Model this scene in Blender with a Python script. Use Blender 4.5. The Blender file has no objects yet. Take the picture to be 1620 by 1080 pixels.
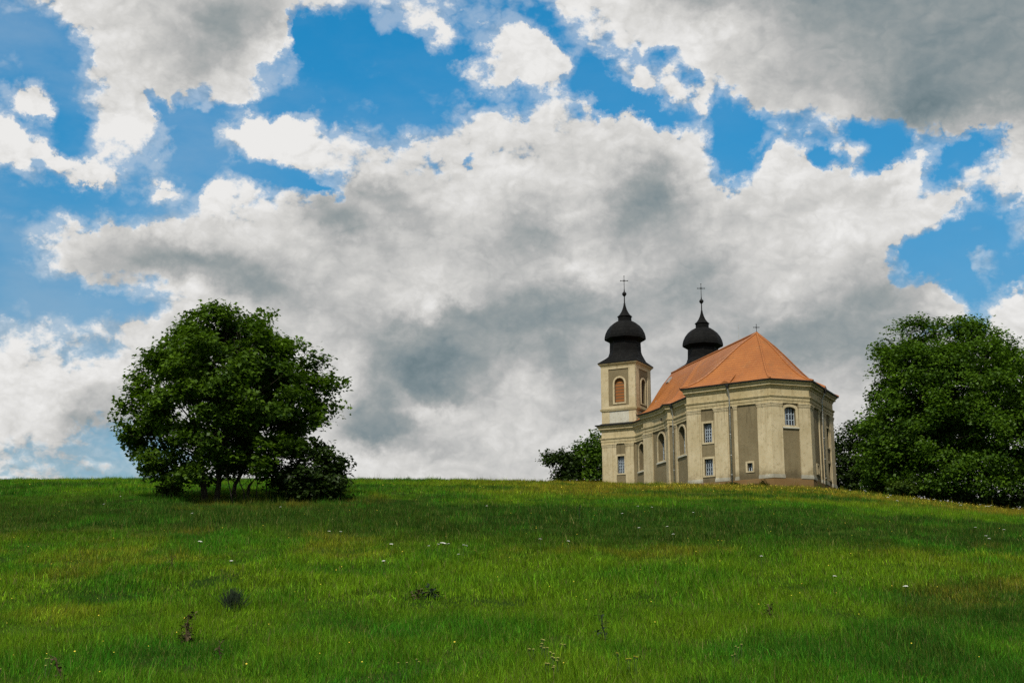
import bpy, bmesh, math, random
import numpy as np
from mathutils import Vector, Matrix

S = bpy.context.scene
C = S.collection
R = math.radians

# ------------------------------------------------------------------ camera
PITCH = 12.8066
cam = bpy.data.objects.new('camera', bpy.data.cameras.new('camera'))
C.objects.link(cam)
cam.location = (0, 0, 0)
cam.rotation_euler = (R(90 + PITCH), 0, 0)
cam.data.sensor_width = 36
cam.data.lens = 48
cam.data.clip_start = 0.1
cam.data.clip_end = 8000
S.camera = cam

# ------------------------------------------------------------------ render, exposure
S.view_settings.view_transform = 'Standard'
S.view_settings.look = 'None'
S.view_settings.exposure = 0.0
S.view_settings.gamma = 1.0
S.cycles.max_bounces = 5
S.cycles.diffuse_bounces = 3
S.cycles.glossy_bounces = 2
S.cycles.transmission_bounces = 3
S.cycles.transparent_max_bounces = 4
S.cycles.use_denoising = False

# ------------------------------------------------------------------ sun
SUN_AZ, SUN_EL = -165.0, 48.0          # degrees, azimuth clockwise from +Y
to_sun = Vector((math.sin(R(SUN_AZ)) * math.cos(R(SUN_EL)),
                 math.cos(R(SUN_AZ)) * math.cos(R(SUN_EL)), math.sin(R(SUN_EL))))
sl = bpy.data.lights.new('sun', 'SUN')
sl.energy = 3.4
sl.angle = R(1.5)
sl.color = (1.0, 0.93, 0.80)
sun = bpy.data.objects.new('sun', sl)
C.objects.link(sun)
sun.rotation_euler = to_sun.to_track_quat('Z', 'Y').to_euler()
sun.location = (-60, -60, 120)

# ------------------------------------------------------------------ node helper
class NT:
    def __init__(s, tree): s.t = tree
    def n(s, typ, **kw):
        o = s.t.nodes.new(typ)
        for k, v in kw.items(): setattr(o, k, v)
        return o
    def put(s, sock, v):
        if isinstance(v, bpy.types.NodeSocket): s.t.links.new(v, sock)
        elif v is not None: sock.default_value = v
    def m(s, op, a, b=None, c=None, clamp=False):
        o = s.n('ShaderNodeMath', operation=op, use_clamp=clamp)
        s.put(o.inputs[0], a)
        if b is not None: s.put(o.inputs[1], b)
        if c is not None: s.put(o.inputs[2], c)
        return o.outputs[0]
    def v(s, op, a, b=None, c=None):
        o = s.n('ShaderNodeVectorMath', operation=op)
        s.put(o.inputs[0], a)
        if b is not None: s.put(o.inputs[1], b)
        if c is not None: s.put(o.inputs[2], c)
        return o.outputs['Value'] if op in ('LENGTH', 'DOT_PRODUCT') else o.outputs[0]
    def noise(s, vec, scale, detail=4, rough=.5, out='Fac', lac=2.0, dist=0.0):
        o = s.n('ShaderNodeTexNoise')
        s.put(o.inputs['Vector'], vec)
        o.inputs['Scale'].default_value = scale
        o.inputs['Detail'].default_value = detail
        o.inputs['Roughness'].default_value = rough
        o.inputs['Lacunarity'].default_value = lac
        o.inputs['Distortion'].default_value = dist
        return o.outputs[out]
    def ramp(s, fac, stops, interp='LINEAR'):
        o = s.n('ShaderNodeValToRGB')
        cr = o.color_ramp
        cr.interpolation = interp
        while len(cr.elements) < len(stops): cr.elements.new(0.5)
        for i in range(len(stops)): cr.elements[i].position = stops[i][0]
        for i, (p, col) in enumerate(stops):
            if not hasattr(col, '__len__'): col = (col, col, col)
            cr.elements[i].position = p
            cr.elements[i].color = (*col[:3], 1)
        s.put(o.inputs[0], fac)
        return o.outputs[0]
    def mix(s, fac, a, b, blend='MIX'):
        o = s.n('ShaderNodeMix', data_type='RGBA', blend_type=blend)
        s.put(o.inputs[0], fac)
        for k, x in ((6, a), (7, b)):
            if isinstance(x, tuple): x = (*x[:3], 1)
            s.put(o.inputs[k], x)
        return o.outputs[2]
    def sstep(s, x, a, b):
        o = s.n('ShaderNodeMapRange', interpolation_type='SMOOTHSTEP')
        s.put(o.inputs[0], x)
        o.inputs[1].default_value = a; o.inputs[2].default_value = b
        o.inputs[3].default_value = 0; o.inputs[4].default_value = 1
        return o.outputs[0]

def lin(r, g, b):
    f = lambda c: (c / 255 / 12.92) if c <= 10 else ((c / 255 + .055) / 1.055) ** 2.4
    return (f(r), f(g), f(b))

# ------------------------------------------------------------------ world: clear sky behind broken cumulus
# cloud cover (first) and cloud thickness / grey (second) on a coarse chart of the sky, left to right
COVER = [
 "7999999998663852799999999999999",
 "0488999991122862828999999999999",
 "0129999990000019995789999999999",
 "0118999850000079925659999999999",
 "1737984910000004655244999999999",
 "6017952388432289799983225947889",
 "9713433599678996999992695563359",
 "1245143323698798999994599999479",
 "0000013668999999999999999999948",
 "0189999999999999999999999997328",
 "0488999999999999999999999992245",
 "0689879999999999999999999995326",
 "0111289999999999999999999987827",
 "1668999999999999999999999987547",
 "7645999999999999999999999999988",
 "9989999999999999999999999999999",
 "8878999999999999999999999999999",
 "7766599999999999999999999999999",
 "5544456789999999999999999999999",
 "8765678999999999999999999999999",
]
SHADE = [
 "7777666567888888888754432222222",
 "8888755448888888888877654322222",
 "8888764688888888888887654532222",
 "8888866788888888888887655431222",
 "8888888888888888888888766631233",
 "9999998899888888888888877774566",
 "8999999998888888777888888888888",
 "8888888888888788886478887778889",
 "8888888886446775685256767778889",
 "8888788886477675473665667888889",
 "8886654577676764675657767777779",
 "8876687435668776688754565567778",
 "8888878866678644343445676446799",
 "8888766666643233345665443445777",
 "8887778887750134456655433445778",
 "8888777888740137645655555667778",
 "8884777777636656666666666777888",
 "7744556777613777777777777778888",
 "8766677777887667777777777888888",
 "8765677888888777788888888888888",
]
_F, _P = 2160.0, R(PITCH)
def sky_grid(rows, az, el):            # sample the chart in the direction az, el (radians)
    d = (math.sin(az) * math.cos(el), math.cos(az) * math.cos(el), math.sin(el))
    dep = d[1] * math.cos(_P) + d[2] * math.sin(_P)
    px = (810 + _F * d[0] / dep) / 54
    py = (540 - _F * (d[2] * math.cos(_P) - d[1] * math.sin(_P)) / dep) / 40
    px = min(max(px, 0), 29.999); py = min(max(py, 0), len(rows) - 1.001)
    i, j = int(px), int(py)
    fx, fy = px - i, py - j
    q = lambda jj, ii: (ord(rows[jj][ii]) - 48) / 9
    return (q(j, i) * (1 - fx) + q(j, i + 1) * fx) * (1 - fy) + (q(j + 1, i) * (1 - fx) + q(j + 1, i + 1) * fx) * fy

AZM = 22.0
EL0, DEL, NEL = 6.0, 0.98, 23
world = bpy.data.worlds.new('World')
S.world = world
world.use_nodes = True
world.cycles.sampling_method = 'MANUAL'
world.cycles.sample_map_resolution = 512
wt = world.node_tree
wt.nodes.clear()
w = NT(wt)
SKY_STR = 0.10
sky = w.n('ShaderNodeTexSky', sky_type='NISHITA')
sky.sun_disc = False
sky.sun_elevation = R(SUN_EL)
sky.sun_rotation = R(SUN_AZ)
sky.air_density = 1.0
sky.dust_density = 0.6
sky.ozone_density = 2.5
tcn = w.n('ShaderNodeTexCoord')
dirv = w.v('NORMALIZE', tcn.outputs['Generated'])
# billow the chart with turbulence so that cloud edges curl
wn = w.noise(dirv, 11, 3, .55, 'Color')
wn2 = w.noise(dirv, 48, 6, .62, 'Color')
wv = w.v('MULTIPLY_ADD', w.v('SUBTRACT', wn, (.5, .5, .5)), (.022, .022, .022),
         w.v('SCALE', w.v('SUBTRACT', wn2, (.5, .5, .5))))
wv.node.inputs[2].links[0].from_node.inputs['Scale'].default_value = .034
dw = w.v('NORMALIZE', w.v('ADD', dirv, wv))
sp = w.n('ShaderNodeSeparateXYZ')
w.put(sp.inputs[0], dw)
az = w.m('ARCTAN2', sp.outputs[0], sp.outputs[1])
el = w.m('ARCSINE', sp.outputs[2])
afac = w.m('MULTIPLY_ADD', az, 1 / (2 * R(AZM)), .5, clamp=True)
erow = w.m('MULTIPLY_ADD', el, 1 / R(DEL), -EL0 / DEL)
erow = w.m('MINIMUM', w.m('MAXIMUM', erow, 0.0), NEL - 1.0)
acc = None
for j in range(NEL):
    e_ = R(EL0 + j * DEL)
    stops = []
    for i in range(32):
        a_ = R(-AZM + 2 * AZM * i / 31)
        stops.append((i / 31, (sky_grid(COVER, a_, e_), sky_grid(SHADE, a_, e_), 0)))
    col = w.ramp(afac if acc is None else w.m('MULTIPLY_ADD', acc, 1e-7, afac), stops, 'CARDINAL')
    t_ = w.m('SUBTRACT', 1.0, w.m('ABSOLUTE', w.m('SUBTRACT', erow, float(j))), clamp=True)
    acc = w.v('MULTIPLY', col, t_) if acc is None else w.v('MULTIPLY_ADD', col, t_, acc)
sg = w.n('ShaderNodeSeparateXYZ')
w.put(sg.inputs[0], acc)
cover, shade = sg.outputs[0], sg.outputs[1]
# single features the chart is too coarse for: gaps (cover down), scraps of cloud (cover up), grey bellies and lit heads
def sky_dir(px, py):
    v = ((px - 810) / _F, math.cos(_P) - (540 - py) / _F * math.sin(_P), math.sin(_P) + (540 - py) / _F * math.cos(_P))
    return math.atan2(v[0], v[1]), math.atan2(v[2], math.hypot(v[0], v[1]))
FEATURES = [  # x, y, half-length, half-height, tilt (deg, clockwise), cover, shade
 (52, 163, 36, 17, 25, .95, .15), (14, 228, 48, 17, 48, .95, .15), (84, 252, 40, 11, 22, .85, .1), (155, 277, 24, 11, 5, .85, .1), (258, 299, 30, 9, 5, .8, .1),
 (342, 306, 15, 24, 20, .7, .1), (527, 189, 8, 7, 0, .6, 0), (650, 30, 50, 22, 20, .5, .1), (605, 48, 14, 14, 0, .5, .1), (704, 50, 14, 26, -20, .4, 0), (830, 75, 82, 38, 12, .6, .15), (740, 105, 26, 10, -15, .6, .1),
 (1018, 122, 9, 36, 20, .55, .1), (1066, 140, 30, 22, -25, .5, .1), (1112, 168, 14, 36, -12, .5, .1), (1542, 416, 16, 28, -20, .8, .15), (1495, 470, 30, 26, 0, .6, .15), (1602, 482, 42, 26, -30, .7, .15), (36, 530, 60, 12, -5, .4, .1),
 (420, 212, 92, 26, 5, .5, .2), (1215, 300, 60, 40, 0, .5, .1), (1450, 262, 40, 22, 0, .35, .15),
 (392, 176, 74, 11, -10, -.75, 0), (428, 82, 40, 34, -20, .35, .1), (300, 205, 22, 30, -20, -.5, 0), (252, 170, 9, 26, -25, -.75, 0), (424, 104, 20, 12, -20, -.55, 0), (478, 36, 13, 34, -10, -.8, 0), (735, 38, 30, 46, -30, -.5, 0), (305, 238, 24, 50, -10, -.7, 0), (600, 120, 110, 70, 0, -.6, 0),
 (440, 282, 74, 15, 6, -.85, 0), (508, 297, 34, 7, 32, -.6, 0), (742, 260, 13, 10, -20, -.75, -.1), (690, 255, 12, 14, 0, -.4, -.1),
 (872, 55, 48, 17, 52, -.85, 0), (945, 112, 52, 20, 48, -.9, 0), (955, 155, 56, 15, 16, -.8, 0), (1050, 180, 48, 15, 18, -.8, 0), (1158, 232, 26, 52, -14, -1.0, 0), (1040, 97, 24, 14, 10, -.6, 0), (1086, 126, 18, 11, 25, -.55, 0),
 (828, 155, 26, 26, 0, -.5, 0), (1358, 207, 26, 15, 10, -.8, 0), (1397, 240, 34, 17, -42, -1.0, 0), (1312, 247, 20, 9, 25, -.65, 0), (1516, 252, 54, 17, -32, -1.0, 0), (1215, 235, 18, 9, -40, -.5, 0),
 (1562, 310, 16, 12, 20, -.7, 0), (1470, 402, 46, 22, -20, -.8, 0), (1530, 368, 70, 22, -12, -.8, 0), (1532, 455, 30, 40, -25, -.6, 0), (1612, 415, 20, 30, 0, -.6, 0), (135, 480, 110, 36, -10, -.5, 0), (60, 60, 60, 30, 35, -.5, 0), (110, 190, 22, 60, -20, -.3, 0),
 (330, 425, 130, 20, 17, 0, -.30), (205, 408, 80, 24, 0, 0, -.14), (565, 366, 60, 18, 26, 0, -.28), (622, 326, 42, 20, 28, 0, -.25), (1030, 305, 40, 62, -8, 0, -.26), (858, 372, 44, 26, 10, 0, -.24), (690, 585, 105, 44, 8, 0, -.12), (606, 655, 42, 36, 0, 0, -.24),
 (840, 484, 150, 22, -4, 0, -.22), (878, 575, 26, 42, 0, 0, -.22), (1440, 168, 80, 34, 10, 0, -.14), (350, 40, 44, 34, 40, 0, -.26), (300, 110, 30, 24, 0, 0, -.12), (1110, 440, 60, 26, -10, 0, -.18), (1330, 520, 110, 44, 0, 0, -.14), (1430, 455, 50, 24, 0, 0, -.2),
 (690, 476, 56, 12, -10, 0, .26), (835, 605, 46, 32, -20, 0, .22), (642, 632, 30, 14, 35, 0, .30), (704, 655, 44, 12, -5, 0, .22), (905, 350, 44, 12, -5, 0, .22), (1268, 455, 60, 30, 0, 0, .12), (936, 446, 34, 16, 30, 0, .22), (560, 600, 30, 40, 0, 0, .18),
 (1090, 90, 90, 34, 20, 0, .10), (760, 320, 60, 24, 0, 0, .14), (1180, 390, 60, 20, 0, 0, .10), (180, 560, 60, 18, -20, 0, .14), (60, 640, 60, 34, 0, .2, .12), (120, 655, 20, 26, 0, 0, -.22), (990, 690, 90, 16, 0, 0, .10), (700, 712, 60, 10, 0, 0, -.12),
]
pv_ = w.n('ShaderNodeCombineXYZ')
w.put(pv_.inputs[0], az); w.put(pv_.inputs[1], el)
facc = None
for (fx_, fy_, rx_, ry_, tilt, dc, dsd) in FEATURES:
    a_, e_ = sky_dir(fx_, fy_)
    mp_ = w.n('ShaderNodeMapping', vector_type='TEXTURE')
    # (chained on the running sum so that Cycles evaluates the features one after another)
    w.put(mp_.inputs['Vector'], pv_.outputs[0] if facc is None else w.v('MULTIPLY_ADD', facc, (1e-7, 1e-7, 0), pv_.outputs[0]))
    mp_.inputs['Location'].default_value = (a_, e_, 0)
    mp_.inputs['Rotation'].default_value = (0, 0, R(-tilt))
    mp_.inputs['Scale'].default_value = (rx_ / _F * 1.04, ry_ / _F * 1.02, 1)
    wgt_ = w.sstep(w.v('LENGTH', mp_.outputs[0]), 2.1, .0)
    dc = dc * (.74 if dc > 0 else .92)
    facc = w.v('MULTIPLY', (dc, dsd * .75, 0), wgt_) if facc is None else w.v('MULTIPLY_ADD', (dc, dsd * .75, 0), wgt_, facc)
sf = w.n('ShaderNodeSeparateXYZ')
w.put(sf.inputs[0], facc)
cover = w.m('MINIMUM', w.m('MAXIMUM', w.m('ADD', cover, sf.outputs[0]), -.12), 1.12)
shade = w.m('ADD', shade, sf.outputs[1])
# away from the charted part the clouds are plain turbulence
far = w.m('MAXIMUM', w.sstep(w.m('ABSOLUTE', az), R(21), R(27)), w.sstep(el, R(28), R(34)))
big = w.noise(dirv, 4.0, 3, .5)
cover = w.m('ADD', w.m('MULTIPLY', cover, w.m('SUBTRACT', 1.0, far)),
            w.m('MULTIPLY', w.sstep(big, .32, .50), far))
shade = w.m('ADD', w.m('MULTIPLY', shade, w.m('SUBTRACT', 1.0, far)),
            w.m('MULTIPLY', w.m('MULTIPLY_ADD', big, -1.0, 1.2), far))
dn = w.v('MULTIPLY', dirv, (1.0, 1.0, 1.35))       # clouds are wider than tall
f1 = w.noise(dn, 17, 8, .58)
f1b = w.noise(w.v('ADD', dn, (-.004, .001, .008)), 17, 8, .58)
f2 = w.noise(dn, 7.5, 4, .5)
f3 = w.noise(dn, 80, 6, .65)
def billow(vec):                                       # rounded heads parted by creases
    t_ = None
    for sc_, am_ in ((24, .46), (55, .30), (118, .17), (250, .07)):
        b_ = w.m('ABSOLUTE', w.m('MULTIPLY_ADD', w.noise(vec, sc_, 0, .5), 2.0, -1.0))
        t_ = w.m('MULTIPLY', b_, am_) if t_ is None else w.m('MULTIPLY_ADD', b_, am_, t_)
    return w.m('SUBTRACT', t_, .21)
bw = w.v('MULTIPLY_ADD', w.v('SUBTRACT', w.noise(dn, 30, 4, .6, 'Color'), (.5, .5, .5)), (.03, .03, .03), dn)
bil = billow(bw)
bilb = billow(w.v('ADD', bw, (-.003, .001, .007)))
g1 = w.m('SUBTRACT', f1, .5)
g3 = w.m('SUBTRACT', f3, .5)
cov = w.m('MULTIPLY_ADD', w.m('SUBTRACT', cover, .5), 1.1, .5)
cov = w.m('MULTIPLY_ADD', w.m('MAXIMUM', w.m('SUBTRACT', cover, .66), 0.0), 1.5, cov)
dens = w.m('ADD', cov, w.m('MULTIPLY', g1, 1.35))
dens = w.m('ADD', dens, w.m('MULTIPLY', bil, 1.05))
veil = w.m('MULTIPLY', w.sstep(dens, .04, .62), .34)
dens = w.m('ADD', dens, w.m('MULTIPLY', g3, 1.35))
alpha = w.m('MAXIMUM', w.sstep(dens, .32, 1.0), veil)
rim = w.m('SUBTRACT', 1.0, w.sstep(dens, .5, 1.15))
emb = w.m('ADD', w.m('SUBTRACT', f1, f1b), w.m('MULTIPLY', w.m('SUBTRACT', bil, bilb), .8))
sh0 = w.m('SUBTRACT', shade, .60)
sh = w.m('MULTIPLY_ADD', w.m('MINIMUM', sh0, 0.0), 1.02, w.m('MULTIPLY_ADD', w.m('MAXIMUM', sh0, 0.0), .86, .655))
sh = w.m('ADD', sh, w.m('MULTIPLY', g1, .22))
sh = w.m('ADD', sh, w.m('MULTIPLY', bil, w.m('MULTIPLY_ADD', rim, .30, .22)))
sh = w.m('ADD', sh, w.m('MULTIPLY', emb, w.m('MULTIPLY_ADD', rim, 1.2, .26)))
sh = w.m('ADD', sh, w.m('MULTIPLY', w.m('SUBTRACT', f2, .5), .22))
sh = w.m('ADD', sh, w.m('MULTIPLY', rim, .06), clamp=True)
K = 1 / SKY_STR
cl = lambda r, g, b: tuple(c for c in lin(r, g, b))
ccol = w.ramp(sh, [(0, cl(104, 123, 130)), (.2, cl(126, 140, 145)), (.42, cl(152, 159, 160)),
                   (.62, cl(180, 181, 180)), (.82, cl(210, 209, 206)), (1, cl(236, 235, 233))])
ccol = w.v('SCALE', ccol)
ccol.node.inputs['Scale'].default_value = K
tint = w.ramp(w.sstep(el, R(6), R(28)), [(0, (.50, .80, .85)), (.55, (.36, 1.10, 1.26)), (1, (.15, 1.24, 1.52))])
blue = w.mix(1.0, sky.outputs[0], tint, 'MULTIPLY')
# thin high veil, stronger to the left
thin = w.m('MULTIPLY', w.sstep(w.noise(w.v('MULTIPLY', dirv, (1, 1, 2.2)), 5.5, 6, .6), .36, .70), w.m('MULTIPLY_ADD', w.sstep(az, R(2), R(-20)), .20, .05))
blue = w.mix(thin, blue, tuple(c * K for c in lin(196, 205, 212)))
wcol = w.mix(alpha, blue, ccol)
bg = w.n('ShaderNodeBackground')
bg.inputs['Strength'].default_value = SKY_STR
w.put(bg.inputs['Color'], wcol)
wo = w.n('ShaderNodeOutputWorld')
wt.links.new(bg.outputs[0], wo.inputs[0])

# ------------------------------------------------------------------ object helpers
def tag(o, label=None, cat=None, group=None, kind=None):
    if label: o['label'] = label
    if cat: o['category'] = cat
    if group: o['group'] = group
    if kind: o['kind'] = kind
    return o

def empty(name, loc, label, cat, group=None, rz=0.0):
    o = bpy.data.objects.new(name, None)
    C.objects.link(o)
    o.location = loc
    o.rotation_euler = (0, 0, rz)
    o.empty_display_size = .5
    return tag(o, label, cat, group)

def link(name, me, mat, parent=None):
    o = bpy.data.objects.new(name, me)
    C.objects.link(o)
    for m_ in (mat if isinstance(mat, (list, tuple)) else [mat]): me.materials.append(m_)
    if parent is not None: o.parent = parent
    return o

def bm_obj(name, bm, mat, parent=None, smooth=False, fix=True):
    if fix: bmesh.ops.recalc_face_normals(bm, faces=bm.faces)
    me = bpy.data.meshes.new(name)
    bm.to_mesh(me); bm.free()
    if smooth:
        for p in me.polygons: p.use_smooth = True
    return link(name, me, mat, parent)

def np_mesh(name, verts, sizes, loops, attrs=None, smooth=False):
    """verts Nx3, sizes: corners per face, loops: vertex index of each corner"""
    me = bpy.data.meshes.new(name)
    me.vertices.add(len(verts)); me.vertices.foreach_set('co', np.ascontiguousarray(verts, np.float32).ravel())
    me.loops.add(len(loops)); me.loops.foreach_set('vertex_index', np.ascontiguousarray(loops, np.int32))
    me.polygons.add(len(sizes))
    st = np.concatenate([[0], np.cumsum(sizes)[:-1]]).astype(np.int32)
    me.polygons.foreach_set('loop_start', st)
    if smooth: me.polygons.foreach_set('use_smooth', np.ones(len(sizes), bool))
    me.update(calc_edges=True)
    for k, v in (attrs or {}).items():
        if v.ndim == 1:
            a = me.attributes.new(k, 'FLOAT', 'POINT'); a.data.foreach_set('value', v.astype(np.float32))
        else:
            a = me.attributes.new(k, 'FLOAT_COLOR', 'POINT')
            a.data.foreach_set('color', np.concatenate([v, np.ones((len(v), 1))], 1).astype(np.float32).ravel())
    return me

def box(bm, x0, x1, y0, y1, z0, z1):
    vs = [bm.verts.new((x, y, z)) for x in (x0, x1) for y in (y0, y1) for z in (z0, z1)]
    for f in ((0, 1, 3, 2), (4, 6, 7, 5), (0, 4, 5, 1), (2, 3, 7, 6), (0, 2, 6, 4), (1, 5, 7, 3)):
        bm.faces.new([vs[i] for i in f])

def tube(bm, pts, radii, seg=6, cap=True):
    pts = [Vector(p) for p in pts]
    rings = []
    for i, p in enumerate(pts):
        t = (pts[min(i + 1, len(pts) - 1)] - pts[max(i - 1, 0)]).normalized()
        u = t.cross(Vector((0, 0, 1)) if abs(t.z) < .9 else Vector((1, 0, 0))).normalized()
        v_ = t.cross(u)
        rings.append([bm.verts.new(p + (u * math.cos(2 * math.pi * k / seg) + v_ * math.sin(2 * math.pi * k / seg)) * radii[i])
                      for k in range(seg)])
    for a, b in zip(rings, rings[1:]):
        for k in range(seg):
            bm.faces.new((a[k], a[(k + 1) % seg], b[(k + 1) % seg], b[k]))
    if cap:
        bm.faces.new(rings[0][::-1]); bm.faces.new(rings[-1])

def lathe(bm, prof, seg, cx=0, cy=0, rot=0.0):
    rings = []
    for r_, z in prof:
        rings.append([bm.verts.new((cx + r_ * math.cos(2 * math.pi * k / seg + rot), cy + r_ * math.sin(2 * math.pi * k / seg + rot), z))
                      for k in range(seg)])
    for a, b in zip(rings, rings[1:]):
        for k in range(seg):
            bm.faces.new((a[k], a[(k + 1) % seg], b[(k + 1) % seg], b[k]))
    bm.faces.new(rings[0][::-1]); bm.faces.new(rings[-1])

# ------------------------------------------------------------------ materials
def mat_new(name):
    m_ = bpy.data.materials.new(name)
    m_.use_nodes = True
    t = NT(m_.node_tree)
    p = m_.node_tree.nodes['Principled BSDF']
    p.inputs['Specular IOR Level'].default_value = .25
    return m_, t, p

def plaster(name, a, b, stain, rough=.9, sc=1.0, streak=.5, bump=.25):
    m_, t, p = mat_new(name)
    co = t.n('ShaderNodeTexCoord').outputs['Object']
    n1 = t.noise(co, .45 * sc, 6, .62)
    n2 = t.noise(co, 2.6 * sc, 6, .65)
    mp = t.n('ShaderNodeMapping'); mp.inputs['Scale'].default_value = (2.2, 2.2, .16)
    t.put(mp.inputs[0], co)
    n3 = t.noise(mp.outputs[0], 1.0 * sc, 5, .6)
    col = t.mix(t.sstep(n1, .3, .7), a, b)
    col = t.mix(t.m('MULTIPLY', t.sstep(n3, .5, .78), streak), col, stain)
    col = t.mix(t.m('MULTIPLY', t.sstep(n2, .50, .72), .60), col, stain)
    sz_ = t.n('ShaderNodeSeparateXYZ'); t.put(sz_.inputs[0], co)
    damp = t.sstep(t.m('MULTIPLY_ADD', t.noise(co, .9, 5, .65), -3.2, t.m('ADD', sz_.outputs[2], 1.3)), 1.0, -.4)
    col = t.mix(t.m('MULTIPLY', damp, .6), col, tuple(c * .55 for c in stain))
    drip = t.m('MULTIPLY', t.sstep(t.noise(mp.outputs[0], 1.7, 5, .65), .50, .66), t.sstep(t.m('ABSOLUTE', t.m('SUBTRACT', sz_.outputs[2], 7.4)), 3.0, .4))
    col = t.mix(t.m('MULTIPLY', drip, .45), col, tuple(c * .7 for c in stain))
    t.put(p.inputs['Base Color'], col)
    p.inputs['Roughness'].default_value = rough
    bp = t.n('ShaderNodeBump'); bp.inputs['Strength'].default_value = bump; bp.inputs['Distance'].default_value = .05
    t.put(bp.inputs['Height'], t.noise(co, 9, 6, .7))
    t.put(p.inputs['Normal'], bp.outputs[0])
    return m_

def flat(name, col, rough=.6, metal=0.0, var=.25, sc=3.0):
    m_, t, p = mat_new(name)
    co = t.n('ShaderNodeTexCoord').outputs['Object']
    n1 = t.noise(co, sc, 5, .6)
    dk = tuple(c * (1 - var) for c in col); lt = tuple(min(1, c * (1 + var)) for c in col)
    t.put(p.inputs['Base Color'], t.mix(t.sstep(n1, .3, .7), dk, lt))
    p.inputs['Roughness'].default_value = rough
    p.inputs['Metallic'].default_value = metal
    return m_

M = {}
M['pale'] = plaster('pale_stucco', (.555, .465, .305), (.46, .375, .225), (.27, .205, .105), streak=.55)
M['pale2'] = plaster('cornice_stucco', (.50, .415, .25), (.42, .335, .18), (.22, .165, .08), streak=.6)
M['panel'] = plaster('roughcast', (.222, .178, .102), (.178, .14, .077), (.12, .093, .05), streak=.3, sc=1.5, bump=.6)
M['white'] = plaster('whitewashed_stucco', (.56, .54, .46), (.48, .45, .36), (.33, .29, .21), streak=.3)
M['plinth'] = plaster('stained_stone', (.27, .20, .105), (.22, .15, .065), (.30, .15, .05), streak=.6)
M['metal'] = flat('dark_sheet_metal', (.035, .035, .033), .55, .3)
M['pipe'] = flat('zinc_pipe', (.42, .42, .40), .45, .5)
M['iron'] = flat('black_iron', (.012, .012, .012), .6, .4)
M['bar'] = flat('pale_blue_paint', (.40, .46, .52), .6)
M['wood'] = flat('dark_boards', (.05, .032, .02), .8)

def tile_mat():
    m_, t, p = mat_new('clay_tiles')
    co = t.n('ShaderNodeTexCoord').outputs['Object']
    n1 = t.noise(co, .35, 5, .6); n2 = t.noise(co, 5, 4, .7)
    mp = t.n('ShaderNodeMapping'); mp.inputs['Scale'].default_value = (1.0, 1.0, .12); t.put(mp.inputs[0], co)
    n3 = t.noise(mp.outputs[0], 2.2, 4, .6)
    col = t.mix(t.sstep(n1, .3, .7), (.42, .150, .034), (.33, .112, .026))
    col = t.mix(t.m('MULTIPLY', t.sstep(n2, .45, .8), .5), col, (.28, .075, .025))
    col = t.mix(t.m('MULTIPLY', t.sstep(n3, .55, .8), .45), col, (.50, .225, .085))
    sp_ = t.n('ShaderNodeSeparateXYZ'); t.put(sp_.inputs[0], co)
    row = t.m('FRACT', t.m('MULTIPLY', sp_.outputs[2], 3.1))       # courses
    vo = t.n('ShaderNodeTexVoronoi'); vo.inputs['Scale'].default_value = 4.5; t.put(vo.inputs['Vector'], co)
    hs = t.n('ShaderNodeHueSaturation')
    t.put(hs.inputs['Color'], col)
    t.put(hs.inputs['Value'], t.m('MULTIPLY_ADD', t.m('FRACT', t.m('MULTIPLY', vo.outputs['Distance'], 37.0)), .30, .85))
    col = t.mix(t.m('MULTIPLY', t.sstep(row, .62, .98), .55), hs.outputs[0], (.16, .045, .016))
    lich = t.m('MULTIPLY', t.sstep(t.noise(co, .8, 7, .7), .52, .68), .55)
    col = t.mix(lich, col, (.20, .085, .030))
    col = t.mix(t.m('MULTIPLY', t.sstep(t.noise(co, 1.9, 6, .7), .60, .72), .5), col, (.30, .20, .09))
    t.put(p.inputs['Base Color'], col)
    p.inputs['Roughness'].default_value = .55
    p.inputs['Specular IOR Level'].default_value = .35
    bp = t.n('ShaderNodeBump'); bp.inputs['Strength'].default_value = .5; bp.inputs['Distance'].default_value = .05
    t.put(bp.inputs['Height'], row); t.put(p.inputs['Normal'], bp.outputs[0])
    return m_
M['tile'] = tile_mat()

def shingle_mat():
    m_, t, p = mat_new('tarred_shingles')
    co = t.n('ShaderNodeTexCoord').outputs['Object']
    sp_ = t.n('ShaderNodeSeparateXYZ'); t.put(sp_.inputs[0], co)
    row = t.m('FRACT', t.m('MULTIPLY', sp_.outputs[2], 2.9))
    n = t.noise(co, 2.0, 5, .65)
    col = t.mix(t.sstep(n, .4, .75), (.006, .006, .006), (.019, .0185, .017))
    col = t.mix(t.m('MULTIPLY', t.sstep(row, .0, .35), .6), (.004, .004, .004), col)
    col = t.mix(t.m('MULTIPLY', t.sstep(t.noise(co, 6, 3, .6), .62, .72), .35), col, (.05, .047, .042))
    t.put(p.inputs['Base Color'], col)
    p.inputs['Roughness'].default_value = .7
    p.inputs['Specular IOR Level'].default_value = .12
    bp = t.n('ShaderNodeBump'); bp.inputs['Strength'].default_value = .7; bp.inputs['Distance'].default_value = .06
    t.put(bp.inputs['Height'], row); t.put(p.inputs['Normal'], bp.outputs[0])
    return m_
M['shingle'] = shingle_mat()

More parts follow.
